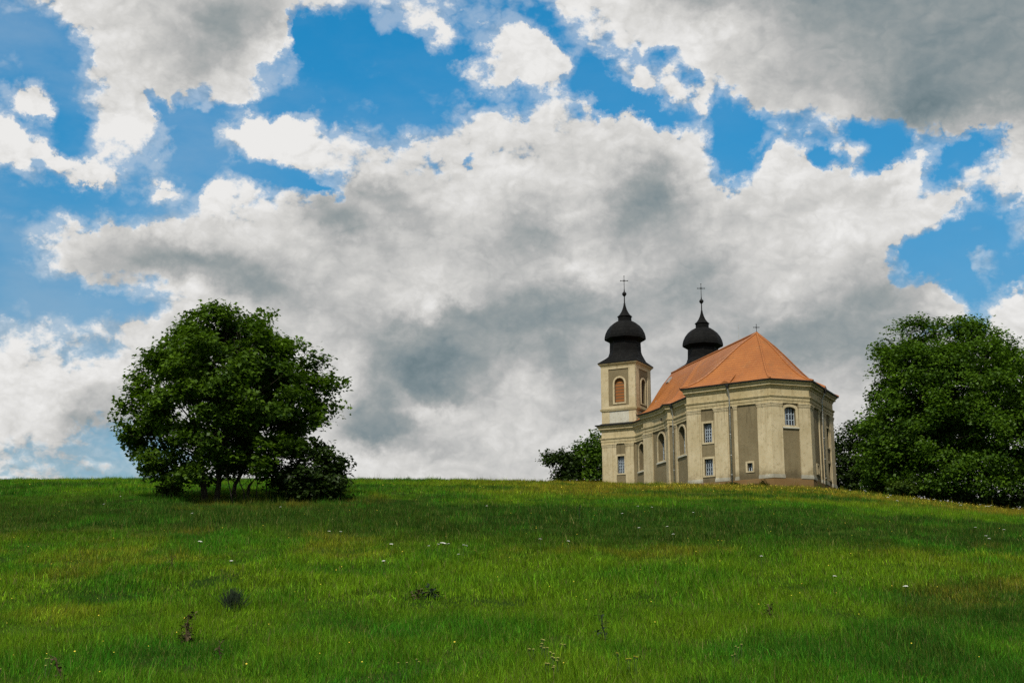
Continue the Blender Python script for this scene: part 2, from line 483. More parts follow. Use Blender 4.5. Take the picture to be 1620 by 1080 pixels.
def brick_mat():
    m_, t, p = mat_new('brick_infill')
    co = t.n('ShaderNodeTexCoord').outputs['Object']
    sp_ = t.n('ShaderNodeSeparateXYZ'); t.put(sp_.inputs[0], co)
    cb = t.n('ShaderNodeCombineXYZ')
    t.put(cb.inputs[0], t.m('ADD', sp_.outputs[0], sp_.outputs[1])); t.put(cb.inputs[1], sp_.outputs[2])
    b = t.n('ShaderNodeTexBrick')
    t.put(b.inputs['Vector'], cb.outputs[0])
    b.inputs['Color1'].default_value = (.42, .16, .04, 1); b.inputs['Color2'].default_value = (.31, .10, .025, 1)
    b.inputs['Mortar'].default_value = (.17, .09, .04, 1)
    b.inputs['Scale'].default_value = 1.0
    b.inputs['Brick Width'].default_value = .55; b.inputs['Row Height'].default_value = .21
    b.inputs['Mortar Size'].default_value = .025
    t.put(p.inputs['Base Color'], b.outputs[0])
    p.inputs['Roughness'].default_value = .9
    return m_
M['brick'] = brick_mat()

def glass_mat():
    m_, t, p = mat_new('window_glass')
    co = t.n('ShaderNodeTexCoord').outputs['Object']
    n = t.noise(co, 2.2, 2, .5)
    t.put(p.inputs['Base Color'], t.mix(t.sstep(n, .4, .6), (.012, .016, .022), (.028, .034, .045)))
    p.inputs['Roughness'].default_value = .12
    p.inputs['Specular IOR Level'].default_value = .5
    return m_
M['glass'] = glass_mat()

def leaf_mat(name, dark, light, trans=.25):
    m_ = bpy.data.materials.new(name); m_.use_nodes = True
    t = NT(m_.node_tree); m_.node_tree.nodes.clear()
    at = t.n('ShaderNodeAttribute', attribute_name='tint')
    col = t.mix(at.outputs['Fac'], dark, light)
    d = t.n('ShaderNodeBsdfDiffuse'); t.put(d.inputs[0], col)
    tr = t.n('ShaderNodeBsdfTranslucent')
    t.put(tr.inputs[0], t.mix(1.0, col, (1.2, 1.3, .4), 'MULTIPLY'))
    mx = t.n('ShaderNodeMixShader'); mx.inputs[0].default_value = trans
    t.t.links.new(d.outputs[0], mx.inputs[1]); t.t.links.new(tr.outputs[0], mx.inputs[2])
    gl = t.n('ShaderNodeBsdfGlossy'); gl.inputs['Roughness'].default_value = .45
    gl.inputs[0].default_value = (.8, .85, .8, 1)
    m2 = t.n('ShaderNodeMixShader'); m2.inputs[0].default_value = .012
    t.t.links.new(mx.outputs[0], m2.inputs[1]); t.t.links.new(gl.outputs[0], m2.inputs[2])
    o = t.n('ShaderNodeOutputMaterial'); t.t.links.new(m2.outputs[0], o.inputs[0])
    return m_
M['leaf'] = leaf_mat('maple_leaves', (.022, .054, .008), (.115, .205, .012), .32)
M['leaf4'] = leaf_mat('lime_leaves', (.026, .064, .009), (.130, .240, .014), .34)
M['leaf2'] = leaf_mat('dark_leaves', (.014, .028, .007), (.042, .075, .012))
M['leaf3'] = leaf_mat('fresh_leaves', (.03, .06, .010), (.09, .14, .018))
def bark_mat():
    m_, t, p = mat_new('bark')
    co = t.n('ShaderNodeTexCoord').outputs['Object']
    mp = t.n('ShaderNodeMapping'); mp.inputs['Scale'].default_value = (6, 6, 1); t.put(mp.inputs[0], co)
    n = t.noise(mp.outputs[0], 2, 6, .65)
    t.put(p.inputs['Base Color'], t.mix(t.sstep(n, .35, .7), (.025, .020, .015), (.085, .070, .052)))
    p.inputs['Roughness'].default_value = .95
    return m_
M['bark'] = bark_mat()

# ------------------------------------------------------------------ terrain
rng = np.random.default_rng(7)
_lat = rng.random((256, 256))
def vnoise(x, y):
    x = np.asarray(x, float); y = np.asarray(y, float)
    xi = np.floor(x).astype(int); yi = np.floor(y).astype(int)
    fx = x - xi; fy = y - yi
    fx = fx * fx * (3 - 2 * fx); fy = fy * fy * (3 - 2 * fy)
    g = lambda a, b: _lat[a % 256, b % 256]
    return (g(xi, yi) * (1 - fx) + g(xi + 1, yi) * fx) * (1 - fy) + (g(xi, yi + 1) * (1 - fx) + g(xi + 1, yi + 1) * fx) * fy
def fbm(x, y, o=3):
    s_ = 0; a = .5; n = 0
    for k in range(o):
        s_ = s_ + a * vnoise(x * 2 ** k + 17.3 * k, y * 2 ** k + 9.1 * k); n += a; a *= .5
    return s_ / n
def slope_of(row):
    v = (540 - np.asarray(row, float)) / _F
    return (v * math.cos(_P) + math.sin(_P)) / (math.cos(_P) - v * math.sin(_P))
# ground profile up the slope: distance -> tangent of elevation seen from the foot of the hill
_Y = np.array([22, 27, 35, 45, 55, 65, 75, 85, 100, 115, 130, 146], float)
_S = slope_of([1092, 1035, 955, 885, 848, 823, 805, 791, 779, 771, 766, 763])
_zp = np.concatenate([[-1.65, -1.6, -1.4], _Y * _S])
_yp = np.concatenate([[0, 6, 13], _Y])
from_u = np.array([-1.0, -.47, -.375, -.116, -.023, .032, .067, .134, .199, .236, .273, .32, .375, .50, 1.0])
_SC = slope_of([764, 762, 760, 758, 760, 763, 765, 768, 772, 775, 784, 796, 808, 830, 850])
_S0 = float(slope_of(763))
YC = 146.0
_uu = np.linspace(-1, 1, 401)
_sc = np.interp(_uu, from_u, _SC)
_sc = np.convolve(np.pad(_sc, 5, 'edge'), np.ones(11) / 11, 'valid')
_yy = np.linspace(0, YC, 293)
_zz = np.interp(_yy, _yp, _zp)
_k = np.hanning(23); _k /= _k.sum()
_zpad = np.concatenate([_zz[0] + (_zz[1] - _zz[0]) * np.arange(-11, 0), _zz, _zz[-1] + (_zz[-1] - _zz[-2]) * np.arange(1, 12)])
_zz = np.convolve(_zpad, _k, 'valid')
def gz(X, Y):
    X = np.asarray(X, float); Y = np.asarray(Y, float)
    yq = np.clip(Y, 0, YC)
    z = np.interp(yq, _yy, _zz)
    u = np.clip(X / np.maximum(Y, 12), -1, 1)
    wgt = np.clip((Y - 20) / 105, 0, 1); wgt = wgt * wgt * (3 - 2 * wgt)
    ds = np.interp(u, _uu, _sc) - _S0
    z = z + yq * ds * wgt
    d = np.maximum(Y - YC, 0)
    z = z + (_S0 + ds) * 13 * (1 - np.exp(-d / 13))
    e = np.maximum(Y - 235, 0)
    z = z - .00035 * np.minimum(e, 120) ** 2 - .084 * np.maximum(e - 120, 0) * np.exp(-np.maximum(e - 120, 0) / 900)
    amp = np.clip((Y - 15) / 20, 0, 1) * np.clip((900 - Y) / 600, 0, 1)
    z = z + amp * (.30 * (fbm(X / 13 + 3, Y / 7.5, 3) - .5) + .16 * (vnoise(X / 2.6, Y / 1.9) - .5))
    # the low bank the big maple stands on
    bank = np.exp(-((Y - 83 - .05 * X) / 7.0) ** 2) * np.clip((8 - X) / 20, 0, 1)
    return z - .42 * bank
xs = np.concatenate([-np.geomspace(100, 3500, 22)[::-1], np.arange(-98, 99, 1.4), np.geomspace(100, 3500, 22)])
ys = np.concatenate([-np.geomspace(3, 400, 10)[::-1], np.arange(0, 230, 1.2), np.geomspace(232, 4000, 34)])
GX, GY = np.meshgrid(xs, ys)
GZ = gz(GX, GY)
nx, ny = len(xs), len(ys)
idx = np.arange(nx * ny).reshape(ny, nx)
quads = np.stack([idx[:-1, :-1], idx[:-1, 1:], idx[1:, 1:], idx[1:, :-1]], -1).reshape(-1, 4)

def ground_mat():
    m_, t, p = mat_new('meadow_soil')
    co = t.n('ShaderNodeTexCoord').outputs['Object']
    n1 = t.noise(co, .12, 6, .6); n2 = t.noise(co, 1.6, 6, .7); n3 = t.noise(co, .05, 3, .5)
    col = t.mix(t.sstep(n1, .35, .65), (.018, .038, .007), (.040, .072, .010))
    col = t.mix(t.m('MULTIPLY', t.sstep(n3, .55, .7), .5), col, (.085, .075, .018))
    col = t.mix(t.m('MULTIPLY', t.sstep(n2, .45, .7), .6), col, (.012, .024, .006))
    t.put(p.inputs['Base Color'], col)
    p.inputs['Roughness'].default_value = 1.0
    p.inputs['Specular IOR Level'].default_value = 0.0
    return m_
gme = np_mesh('ground', np.stack([GX, GY, GZ], -1).reshape(-1, 3), np.full(len(quads), 4), quads.ravel(), smooth=True)
ground = link('ground', gme, ground_mat())
tag(ground, 'green meadow hillside rising to the church', 'ground', kind='structure')

# ------------------------------------------------------------------ church
ZB = 18.85
AX = 17.0
church = empty('church', (31.49, 150.82, ZB), 'baroque church with orange tiled roof and two black onion-domed towers on the hilltop', 'church', rz=R(AX))
# wall line, counter-clockwise seen from above, in metres from the middle of the apse front
bay2 = [(-6.9, 26.6), (-6.5, 24.7), (-6.4, 24.25), (-6.3, 21.0), (-6.8, 19.1)]
left_ring = [(-8.9, 36.5), (-5.42, 33.02), (-5.2, 27.2)] + bay2 + [(-6.15, 18.5), (-6.2, 12.4), (-8.75, 8.95), (-2.35, .75)]
W1, W0, W2, W3 = (-8.75, 8.95), (-2.35, .75), (2.35, .75), (9.55, 8.1)
right_ring = [W2, W3, (6.2, 12.4), (6.15, 18.5), (6.8, 19.1), (6.3, 21.0), (6.4, 24.25), (6.5, 24.7), (6.9, 26.6), (5.2, 27.2), (6.6, 33.6), (10.1, 37.1)]
RING = left_ring + right_ring + [(6.2, 40.5), (-5.4, 40.0)]
ZTOP = 11.0

def seg_frame(A, B):
    A = Vector((*A, 0)); B = Vector((*B, 0))
    e = (B - A); L = e.length; e.normalize()
    return A, e, Vector((e.y, -e.x, 0)), L       # origin, along, outward, length

def arch_pts(u0, u1, z1, rise, n=8):             # from left spring to right spring over the top
    uc, hw = (u0 + u1) / 2, (u1 - u0) / 2
    return [(uc - hw * math.cos(math.pi * k / n), z1 - rise + rise * math.sin(math.pi * k / n)) for k in range(n + 1)]

def wall_seg(bm, A, B, z0, z1, openings=(), depth=.42):
    O_, e, nrm, L = seg_frame(A, B)
    P = lambda u, z, d=0.0: bm.verts.new(O_ + e * u + nrm * d + Vector((0, 0, z)))
    def q(*pts): bm.faces.new([P(*p) for p in pts])
    ops = sorted(openings)
    groups = {}
    for o in ops: groups.setdefault((o[0], o[1]), []).append(o)
    u = 0.0
    for (u0, u1), lst in sorted(groups.items()):
        if u0 > u: q((u, z0), (u0, z0), (u0, z1), (u, z1))
        z = z0
        for (_, _, a, b, rise) in sorted(lst, key=lambda o: o[2]):
            q((u0, z), (u1, z), (u1, a), (u0, a))
            if rise <= 0:
                z = b
                outline = [(u0, a), (u1, a), (u1, b), (u0, b)]
            else:
                ar = arch_pts(u0, u1, b, rise)
                zt = b + .05
                for (ua, za), (ub, zb) in zip(ar, ar[1:]):
                    q((ua, za), (ub, zb), (ub, zt), (ua, zt))
                z = zt
                outline = [(u0, a), (u1, a)] + ar[::-1]
            for (p1, p2) in zip(outline, outline[1:] + outline[:1]):
                if abs(p1[0] - p2[0]) + abs(p1[1] - p2[1]) < 1e-6: continue
                q((*p1, 0), (*p2, 0), (*p2, -depth), (*p1, -depth))
        q((u0, z), (u1, z), (u1, z1), (u0, z1))
        u = u1
    q((u, z0), (L, z0), (L, z1), (u, z1))

def outline_of(u0, u1, a, b, rise):
    if rise <= 0: return [(u0, a), (u0, b), (u1, b), (u1, a)]
    return [(u0, a)] + arch_pts(u0, u1, b, rise) + [(u1, a)]

def window(parent, A, B, op, fw=.26, cols=3, rows=4, depth=.42, sill=True, proud=.09, glass='glass', bars=True, trim='white', barw=.05):
    """stucco surround with pane, glazing bars and sill as its sub-parts"""
    O_, e, nrm, L = seg_frame(A, B)
    u0, u1, a, b, rise = op
    bm = bmesh.new()
    P = lambda u, z, d=0.0: bm.verts.new(O_ + e * u + nrm * d + Vector((0, 0, z)))
    inn = outline_of(u0, u1, a, b, rise)
    uc, hw = (u0 + u1) / 2, (u1 - u0) / 2
    out = outline_of(u0 - fw, u1 + fw, a - fw * .8, b + fw, rise * (hw + fw) / hw if rise > 0 else 0)
    n = len(inn)
    for i in range(n):
        j = (i + 1) % n
        if i == n - 1 and False: continue
        a1, a2, b1, b2 = inn[i], inn[j], out[i], out[j]
        bm.faces.new([P(*a1, proud), P(*a2, proud), P(*b2, proud), P(*b1, proud)])
        bm.faces.new([P(*b1, proud), P(*b2, proud), P(*b2, -.02), P(*b1, -.02)])
        bm.faces.new([P(*a2, proud), P(*a1, proud), P(*a1, -.03), P(*a2, -.03)])
    wobj = bm_obj('window', bm, M[trim], parent)
    bm = bmesh.new()
    P = lambda u, z, d=0.0: bm.verts.new(O_ + e * u + nrm * d + Vector((0, 0, z)))
    bm.faces.new([P(u, z, -depth + .02) for u, z in outline_of(u0, u1, a, b, rise)][::-1])
    bm_obj('brick_infill' if glass == 'brick' else 'pane', bm, M[glass], wobj)
    if bars:
        bm = bmesh.new()
        def bar(ua, ub, za, zb):
            pts = [(ua, za), (ub, za), (ub, zb), (ua, zb)]
            f = [bm.verts.new(O_ + e * u + nrm * (-depth + .09) + Vector((0, 0, z))) for u, z in pts]
            g = [bm.verts.new(O_ + e * u + nrm * (-depth + .03) + Vector((0, 0, z))) for u, z in pts]
            bm.faces.new(f)
            for k in range(4): bm.faces.new((f[k], g[k], g[(k + 1) % 4], f[(k + 1) % 4]))
        def top(u): return b if rise <= 0 else b - rise + rise * math.sqrt(max(0, 1 - ((u - uc) / hw) ** 2))
        for k in range(1, cols):
            u = u0 + (u1 - u0) * k / cols
            ww = barw * (1.5 if k * 2 == cols else 1)
            bar(u - ww / 2, u + ww / 2, a, top(u) - .02)
        hi = b if rise <= 0 else b - rise * .35
        for k in range(1, rows):
            z = a + (hi - a) * k / rows
            du = hw if rise <= 0 or z < b - rise else hw * math.sqrt(max(0, 1 - ((z - b + rise) / rise) ** 2))
            bar(uc - du, uc + du, z - barw / 2, z + barw / 2)
        for (ua, ub) in ((u0, u0 + barw), (u1 - barw, u1)): bar(ua, ub, a, b - max(rise, 0))
        bar(u0, u1, a, a + barw)
        bm_obj('glazing_bars', bm, M['bar'], wobj)
    if sill:
        bm = bmesh.new()
        pts = [(u0 - fw - .08, a - fw * .8 - .12), (u1 + fw + .08, a - fw * .8 - .12), (u1 + fw + .08, a - fw * .8 + .04), (u0 - fw - .08, a - fw * .8 + .04)]
        f = [bm.verts.new(O_ + e * u + nrm * (proud + .09) + Vector((0, 0, z))) for u, z in pts]
        g = [bm.verts.new(O_ + e * u + nrm * .003 + Vector((0, 0, z))) for u, z in pts]
        bm.faces.new(f); bm.faces.new(g[::-1])
        for k in range(4): bm.faces.new((f[k], g[k], g[(k + 1) % 4], f[(k + 1) % 4]))
        bm_obj('sill', bm, M['white'], wobj)
    return wobj

def pilaster(parent, A, B, u0, u1, d=.15, z0=0.0, z1=8.44, base=True, wrap0=0.0, wrap1=0.0):
    """shaft, foot and capital in one piece; wrap extends past the corner"""
    O_, e, nrm, L = seg_frame(A, B)
    bm = bmesh.new()
    def blk(ua, ub, dd, za, zb, bm=bm):
        vs = []
        for dq in (-.05, dd):
            for (u, z) in ((ua, za), (ub, za), (ub, zb), (ua, zb)):
                vs.append(bm.verts.new(O_ + e * u + nrm * dq + Vector((0, 0, z))))
        bm.faces.new(vs[4:]); bm.faces.new(vs[:4][::-1])
        for k in range(4): bm.faces.new((vs[k], vs[(k + 1) % 4], vs[4 + (k + 1) % 4], vs[4 + k]))
    a, b = u0 - wrap0, u1 + wrap1
    zs = z0
    if base: zs = z0 + .40
    blk(a, b, d, zs, z1 - .42)
    blk(a - .03, b + .03, d + .04, z1 - .42, z1 - .30)
    blk(a - .05, b + .05, d + .07, z1 - .30, z1 - .12)
    blk(a - .09, b + .09, d + .12, z1 - .12, z1)
    pil = bm_obj('pilaster', bm, M['pale'], parent)
    if base:
        fb = bmesh.new()
        blk(a - .05, b + .05, d + .09, z0 - .03, z0 + .26, fb)
        blk(a - .02, b + .02, d + .045, z0 + .262, z0 + .398, fb)
        bm_obj('pilaster_foot', fb, M['white'], pil)
    return pil

# openings: (u0, u1, z0, z1, arch rise)
OPEN = {
    (0): [(2.12, 3.12, 4.44, 6.76, 0)],                                   # under the near tower
    (1): [(.75, 2.55, 4.55, 8.05, .9)],                                   # bay beside the tower
    (5): [(.72, 2.72, 4.55, 8.05, .95)],                                # bowed middle bay
    (8): [(1.0, 2.9, 4.55, 8.05, .95)],                                  # bay beside the apse
    (10): [(1.95, 3.02, 4.60, 6.82, 0), (1.95, 3.02, .80, 2.70, 0), (7.28, 7.93, .92, 1.83, 0)],
    (11): [(1.62, 3.02, 5.95, 8.05, .35)],
    (12): [(2.45, 3.05, .92, 1.83, 0), (7.3, 8.4, 4.60, 6.82, 0), (7.3, 8.4, .80, 2.70, 0)],
}
RING_LEN = len(RING)
bm = bmesh.new()
for i in range(RING_LEN):
    A, B = RING[i], RING[(i + 1) % RING_LEN]
    wall_seg(bm, A, B, -2.8, ZTOP - .02, OPEN.get(i, ()), depth=.75 if i in (1, 5, 8) else .42)
wall = bm_obj('wall', bm, M['panel'], church, fix=False)

for i, ops in OPEN.items():
    A, B = RING[i], RING[(i + 1) % RING_LEN]
    for op in ops:
        small = op[3] - op[2] < 1.2
        if i in (1, 5, 8):
            window(church, A, B, op, fw=.24, cols=3, rows=6, depth=.75, trim='pale', barw=.06)
        elif i == 11:
            window(church, A, B, op, fw=.30, cols=4, rows=3, trim='pale', barw=.06)
        elif small:
            window(church, A, B, op, fw=.2, cols=2, rows=2, sill=False, barw=.06, trim='pale')
        else:
            window(church, A, B, op, fw=.24, cols=4, rows=6 if op[2] > 3 else 4, sill=False, trim='pale', barw=.055)
# pilasters (segment, u0, u1, depth, wrap before, wrap after)
for (i, u0, u1, d, wa, wb) in [
        (0, 0.12, 1.45, .18, .18, 0), (0, 1.45, 1.98, .10, 0, 0), (0, 3.32, 4.55, .14, 0, 0),
        (3, 0.0, 1.85, .16, .16, 0), (6, .2, 1.95, .16, 0, .12),
        (8, .02, .52, .14, 0, 0),
        (10, 0, 1.46, .16, .16, 0), (10, 1.46, 1.66, .08, 0, 0), (10, 3.36, 4.98, .16, 0, 0), (10, 4.98, 5.12, .08, 0, 0), (10, 5.82, 6.26, .11, 0, 0),
        (10, 8.72, 9.46, .10, 0, 0), (10, 9.46, 10.402, .18, 0, .11),
        (11, 0, 1.28, .18, .11, 0), (11, 3.38, 4.7, .18, 0, .11),
        (12, 0, 1.0, .18, .11, 0), (12, 1.0, 1.72, .10, 0, 0), (12, 4.05, 4.5, .11, 0, 0), (12, 5.4, 6.95, .16, 0, 0), (12, 8.75, 10.25, .16, 0, .16)]:
    pilaster(church, RING[i], RING[(i + 1) % RING_LEN], u0, u1, d, wrap0=wa, wrap1=wb)

def sweep(bm, ring, prof, closed=True):
    n = len(ring)
    pts = [Vector((*p, 0)) for p in ring]
    offs = []
    for i in range(n):
        e0 = (pts[i] - pts[i - 1]).normalized() if closed or i > 0 else (pts[1] - pts[0]).normalized()
        e1 = (pts[(i + 1) % n] - pts[i]).normalized() if closed or i < n - 1 else e0
        n0, n1 = Vector((e0.y, -e0.x, 0)), Vector((e1.y, -e1.x, 0))
        k = 1 + n0.dot(n1)
        mvec = (n0 + n1) / max(k, .45)
        offs.append(mvec)
    rows = [[bm.verts.new(pts[i] + offs[i] * o + Vector((0, 0, z))) for (o, z) in prof] for i in range(n)]
    for i in range(n if closed else n - 1):
        a, b = rows[i], rows[(i + 1) % n]
        for k in range(len(prof) - 1):
            bm.faces.new((a[k], b[k], b[k + 1], a[k + 1]))
    return offs

bm = bmesh.new()
sweep(bm, RING, [(0, 8.45), (.17, 8.45), (.17, 8.72), (.22, 8.74), (.22, 9.06), (.30, 9.12), (.34, 9.22), (.34, 9.30), (.14, 9.34),
                 (.14, 10.12), (.22, 10.16), (.24, 10.30), (.34, 10.40), (.48, 10.44), (.48, 10.66), (.56, 10.70), (.66, 10.86), (.66, 10.90), (0, 10.91)])
bm_obj('cornice', bm, M['pale2'], church)
bm = bmesh.new()
sweep(bm, RING, [(.60, 10.905), (.70, 10.88), (.80, 10.92), (.84, 11.05), (.80, 11.05), (.76, 10.95), (.60, 10.96)])
bm_obj('gutter', bm, M['metal'], church)
bm = bmesh.new()
sweep(bm, RING, [(0, -2.8), (.22, -2.8), (.22, -.06), (.12, -.02), (0, -.02)])
bm_obj('plinth', bm, M['plinth'], church)

# roof: eave point -> ridge point strips, lightly bell-cast towards the eaves
ZE, ZR = 11.07, 18.2
eoff = bmesh.new(); offs = sweep(eoff, RING, [(0, 0), (1, 0)]); eoff.free()
OV = .78
eave = [(RING[i][0] + offs[i].x * OV, RING[i][1] + offs[i].y * OV) for i in range(RING_LEN)]
AP = (0.0, 8.0)
top_of = {1: (0, 33.2), 2: (0, 29.5), 3: (0, 28.5), 4: (0, 27.5), 5: (0, 26.5), 6: (0, 25.0), 7: (0, 23.2), 8: (0, 22.4), 9: (0, 21.0), 10: AP, 11: AP, 12: AP, 13: AP,
          14: (0, 21.0), 15: (0, 22.4), 16: (0, 23.2), 17: (0, 25.0), 18: (0, 26.5), 19: (0, 27.5), 20: (0, 28.5), 21: (0, 29.5), 22: (0, 33.2)}
NV = 9
bm = bmesh.new()
cols = []
for i in range(1, 23):
    E_, T_ = Vector((*eave[i], ZE)), Vector((*top_of[i], ZR))
    line = []
    for k in range(NV + 1):
        v = k / NV
        g = v - .17 * math.sin(math.pi * min(v * 1.25, 1.0)) * (1 - v)
        p = E_.lerp(T_, v); p.z = ZE + (ZR - ZE) * g
        line.append(bm.verts.new(p))
    cols.append(line)
for a, b in zip(cols, cols[1:]):
    for k in range(NV):
        try:
            if k == NV - 1 and (a[k + 1].co - b[k + 1].co).length < 1e-4: bm.faces.new((a[k], b[k], a[k + 1]))
            else: bm.faces.new((a[k], b[k], b[k + 1], a[k + 1]))
        except ValueError: pass
# west gable end behind the towers
bm.faces.new([v for v in cols[0]] + [v for v in cols[-1][:-1][::-1]])
roof = bm_obj('roof', bm, M['tile'], church)
# ridge and hip cappings
bm = bmesh.new()
def cap_line(col, r0=.13):
    pts = [v + Vector((0, 0, .03)) for v in col]
    tube(bm, pts, [r0] * len(pts), 6)
cl_co = []
for i in (10, 11, 12, 13):
    E_, T_ = Vector((*eave[i], ZE)), Vector((*top_of[i], ZR))
    ln = []
    for k in range(NV + 1):
        v = k / NV
        g = v - .17 * math.sin(math.pi * min(v * 1.25, 1.0)) * (1 - v)
        p = E_.lerp(T_, v); p.z = ZE + (ZR - ZE) * g; ln.append(p)
    cap_line(ln)
tube(bm, [(0, 7.9, ZR + .02), (0, 33.2, ZR + .02)], [.15, .15], 6)
bm_obj('ridge_tiles', bm, M['tile'], roof)
# little raised hips that splay over the breaks in the apse eave
def small_hip(i, u, h=2.3):
    A, B = Vector((*eave[i], ZE)), Vector((*eave[i + 1], ZE))
    p = A.lerp(B, u)
    q = p.lerp(Vector((*AP, ZR)), .36); q.z = ZE + (ZR - ZE) * .235
    bm = bmesh.new()
    e = (B - A).normalized()
    pts = [p - e * .75 + Vector((0, 0, .0)), p + e * .45 + Vector((0, 0, .0)), p - e * .15 + Vector((0, 0, .34)), q + Vector((0, 0, .0))]
    vs = [bm.verts.new(v) for v in pts]
    for f in ((0, 2, 3), (2, 1, 3), (0, 1, 2), (0, 3, 1)): bm.faces.new([vs[k] for k in f])
    bm_obj('roof_hip', bm, M['tile'], roof)
small_hip(10, .52); small_hip(12, .5)
# skylights low on the nave slope
def on_roof(i, t, v):
    a = Vector((*eave[i], ZE)).lerp(Vector((*eave[i + 1], ZE)), t)
    b = Vector((*top_of[i], ZR)).lerp(Vector((*top_of[i + 1], ZR)), t)
    g = v - .17 * math.sin(math.pi * min(v * 1.25, 1.0)) * (1 - v)
    p = a.lerp(b, v); p.z = ZE + (ZR - ZE) * g
    return p
for (i, t, v) in ((1, .55, .42), (1, .45, .80)):
    p = on_roof(i, t, v); px = on_roof(i, t + .16, v); pv = on_roof(i, t, v + .09)
    ex, ev = (px - p).normalized(), (pv - p).normalized()
    nn = ex.cross(ev).normalized()
    if nn.z < 0: nn = -nn
    bm = bmesh.new()
    vs = []
    for h in (-.05, .14):
        for (a, b) in ((-.4, -.5), (.4, -.5), (.4, .5), (-.4, .5)): vs.append(bm.verts.new(p + ex * a + ev * b + nn * h))
    bm.faces.new(vs[4:])
    for k in range(4): bm.faces.new((vs[k], vs[(k + 1) % 4], vs[4 + (k + 1) % 4], vs[4 + k]))
    bm_obj('skylight', bm, M['pipe'], roof)
# cross on the apse peak and the lightning rod
def cross(bm, x, y, z, h, arm, r, yaw=0.0):
    tube(bm, [(x, y, z), (x, y, z + h)], [r, r * .7], 6)
    c, s_ = math.cos(yaw), math.sin(yaw)
    za = z + h * .66
    tube(bm, [(x - arm * c, y - arm * s_, za), (x + arm * c, y + arm * s_, za)], [r, r], 6)
    for q in ((-arm, 0), (arm, 0)):
        bmesh.ops.create_icosphere(bm, subdivisions=1, radius=r * 1.9, matrix=Matrix.Translation((x + q[0] * c, y + q[0] * s_, za)))
    bmesh.ops.create_icosphere(bm, subdivisions=1, radius=r * 1.9, matrix=Matrix.Translation((x, y, z + h)))
    k = arm * .45
    for a in (45, 135, 225, 315):
        dx, dz = math.cos(R(a)) * k, math.sin(R(a)) * k
        tube(bm, [(x, y, za), (x + dx * c, y + dx * s_, za + dz)], [r * .7, r * .35], 5)
bm = bmesh.new(); cross(bm, *AP, ZR, 1.05, .32, .035, R(-AX)); bm_obj('roof_cross', bm, M['iron'], roof)
bm = bmesh.new(); tube(bm, [(0, 12.7, ZR - .1), (0, 12.7, ZR + 2.1)], [.035, .02], 6); bm_obj('lightning_rod', bm, M['pipe'], roof)

# downpipes
def downpipe(A, B, u, d=.30, ztop=10.75, zbot=-.9):
    O_, e, nrm, L = seg_frame(A, B)
    at_ = lambda dd, z: O_ + e * u + nrm * dd + Vector((0, 0, z))
    bm = bmesh.new()
    tube(bm, [at_(.72, ztop), at_(.66, ztop - .35), at_(d + .16, ztop - .75), at_(d, ztop - 1.1), at_(d, zbot)], [.085] * 5, 8)
    for z in (7.5, 5.2, 2.8, .6):
        tube(bm, [at_(d, z), at_(d, z + .07)], [.115, .115], 8)
    pp = bm_obj('downpipe', bm, M['pipe'], church, smooth=True)
    bm = bmesh.new()
    tube(bm, [at_(.74, ztop + .16), at_(.74, ztop + .02), at_(.74, ztop - .28)], [.24, .22, .10], 8)
    bm_obj('pipe_hopper', bm, M['metal'], pp)
downpipe(W1, W0, 5.45)
downpipe(W2, W3, 4.95)
downpipe((-6.8, 19.1), (-6.15, 18.5), .62, d=.22, zbot=-1.5)
# round oculus in the bowed bay frieze
O_, e, nrm, L = seg_frame(bay2[2], bay2[3])
bm = bmesh.new()
c_ = O_ + e * 2.1 + nrm * .15 + Vector((0, 0, 9.72))
ringa = [c_ + (e * math.cos(2 * math.pi * k / 12) + Vector((0, 0, 1)) * math.sin(2 * math.pi * k / 12)) * .2 for k in range(12)]
fa = [bm.verts.new(p + nrm * .02) for p in ringa]; fb = [bm.verts.new(p - nrm * .1) for p in ringa]
bm.faces.new(fa)
for k in range(12): bm.faces.new((fa[k], fb[k], fb[(k + 1) % 12], fa[(k + 1) % 12]))
bm_obj('vent_hole', bm, M['wood'], church)

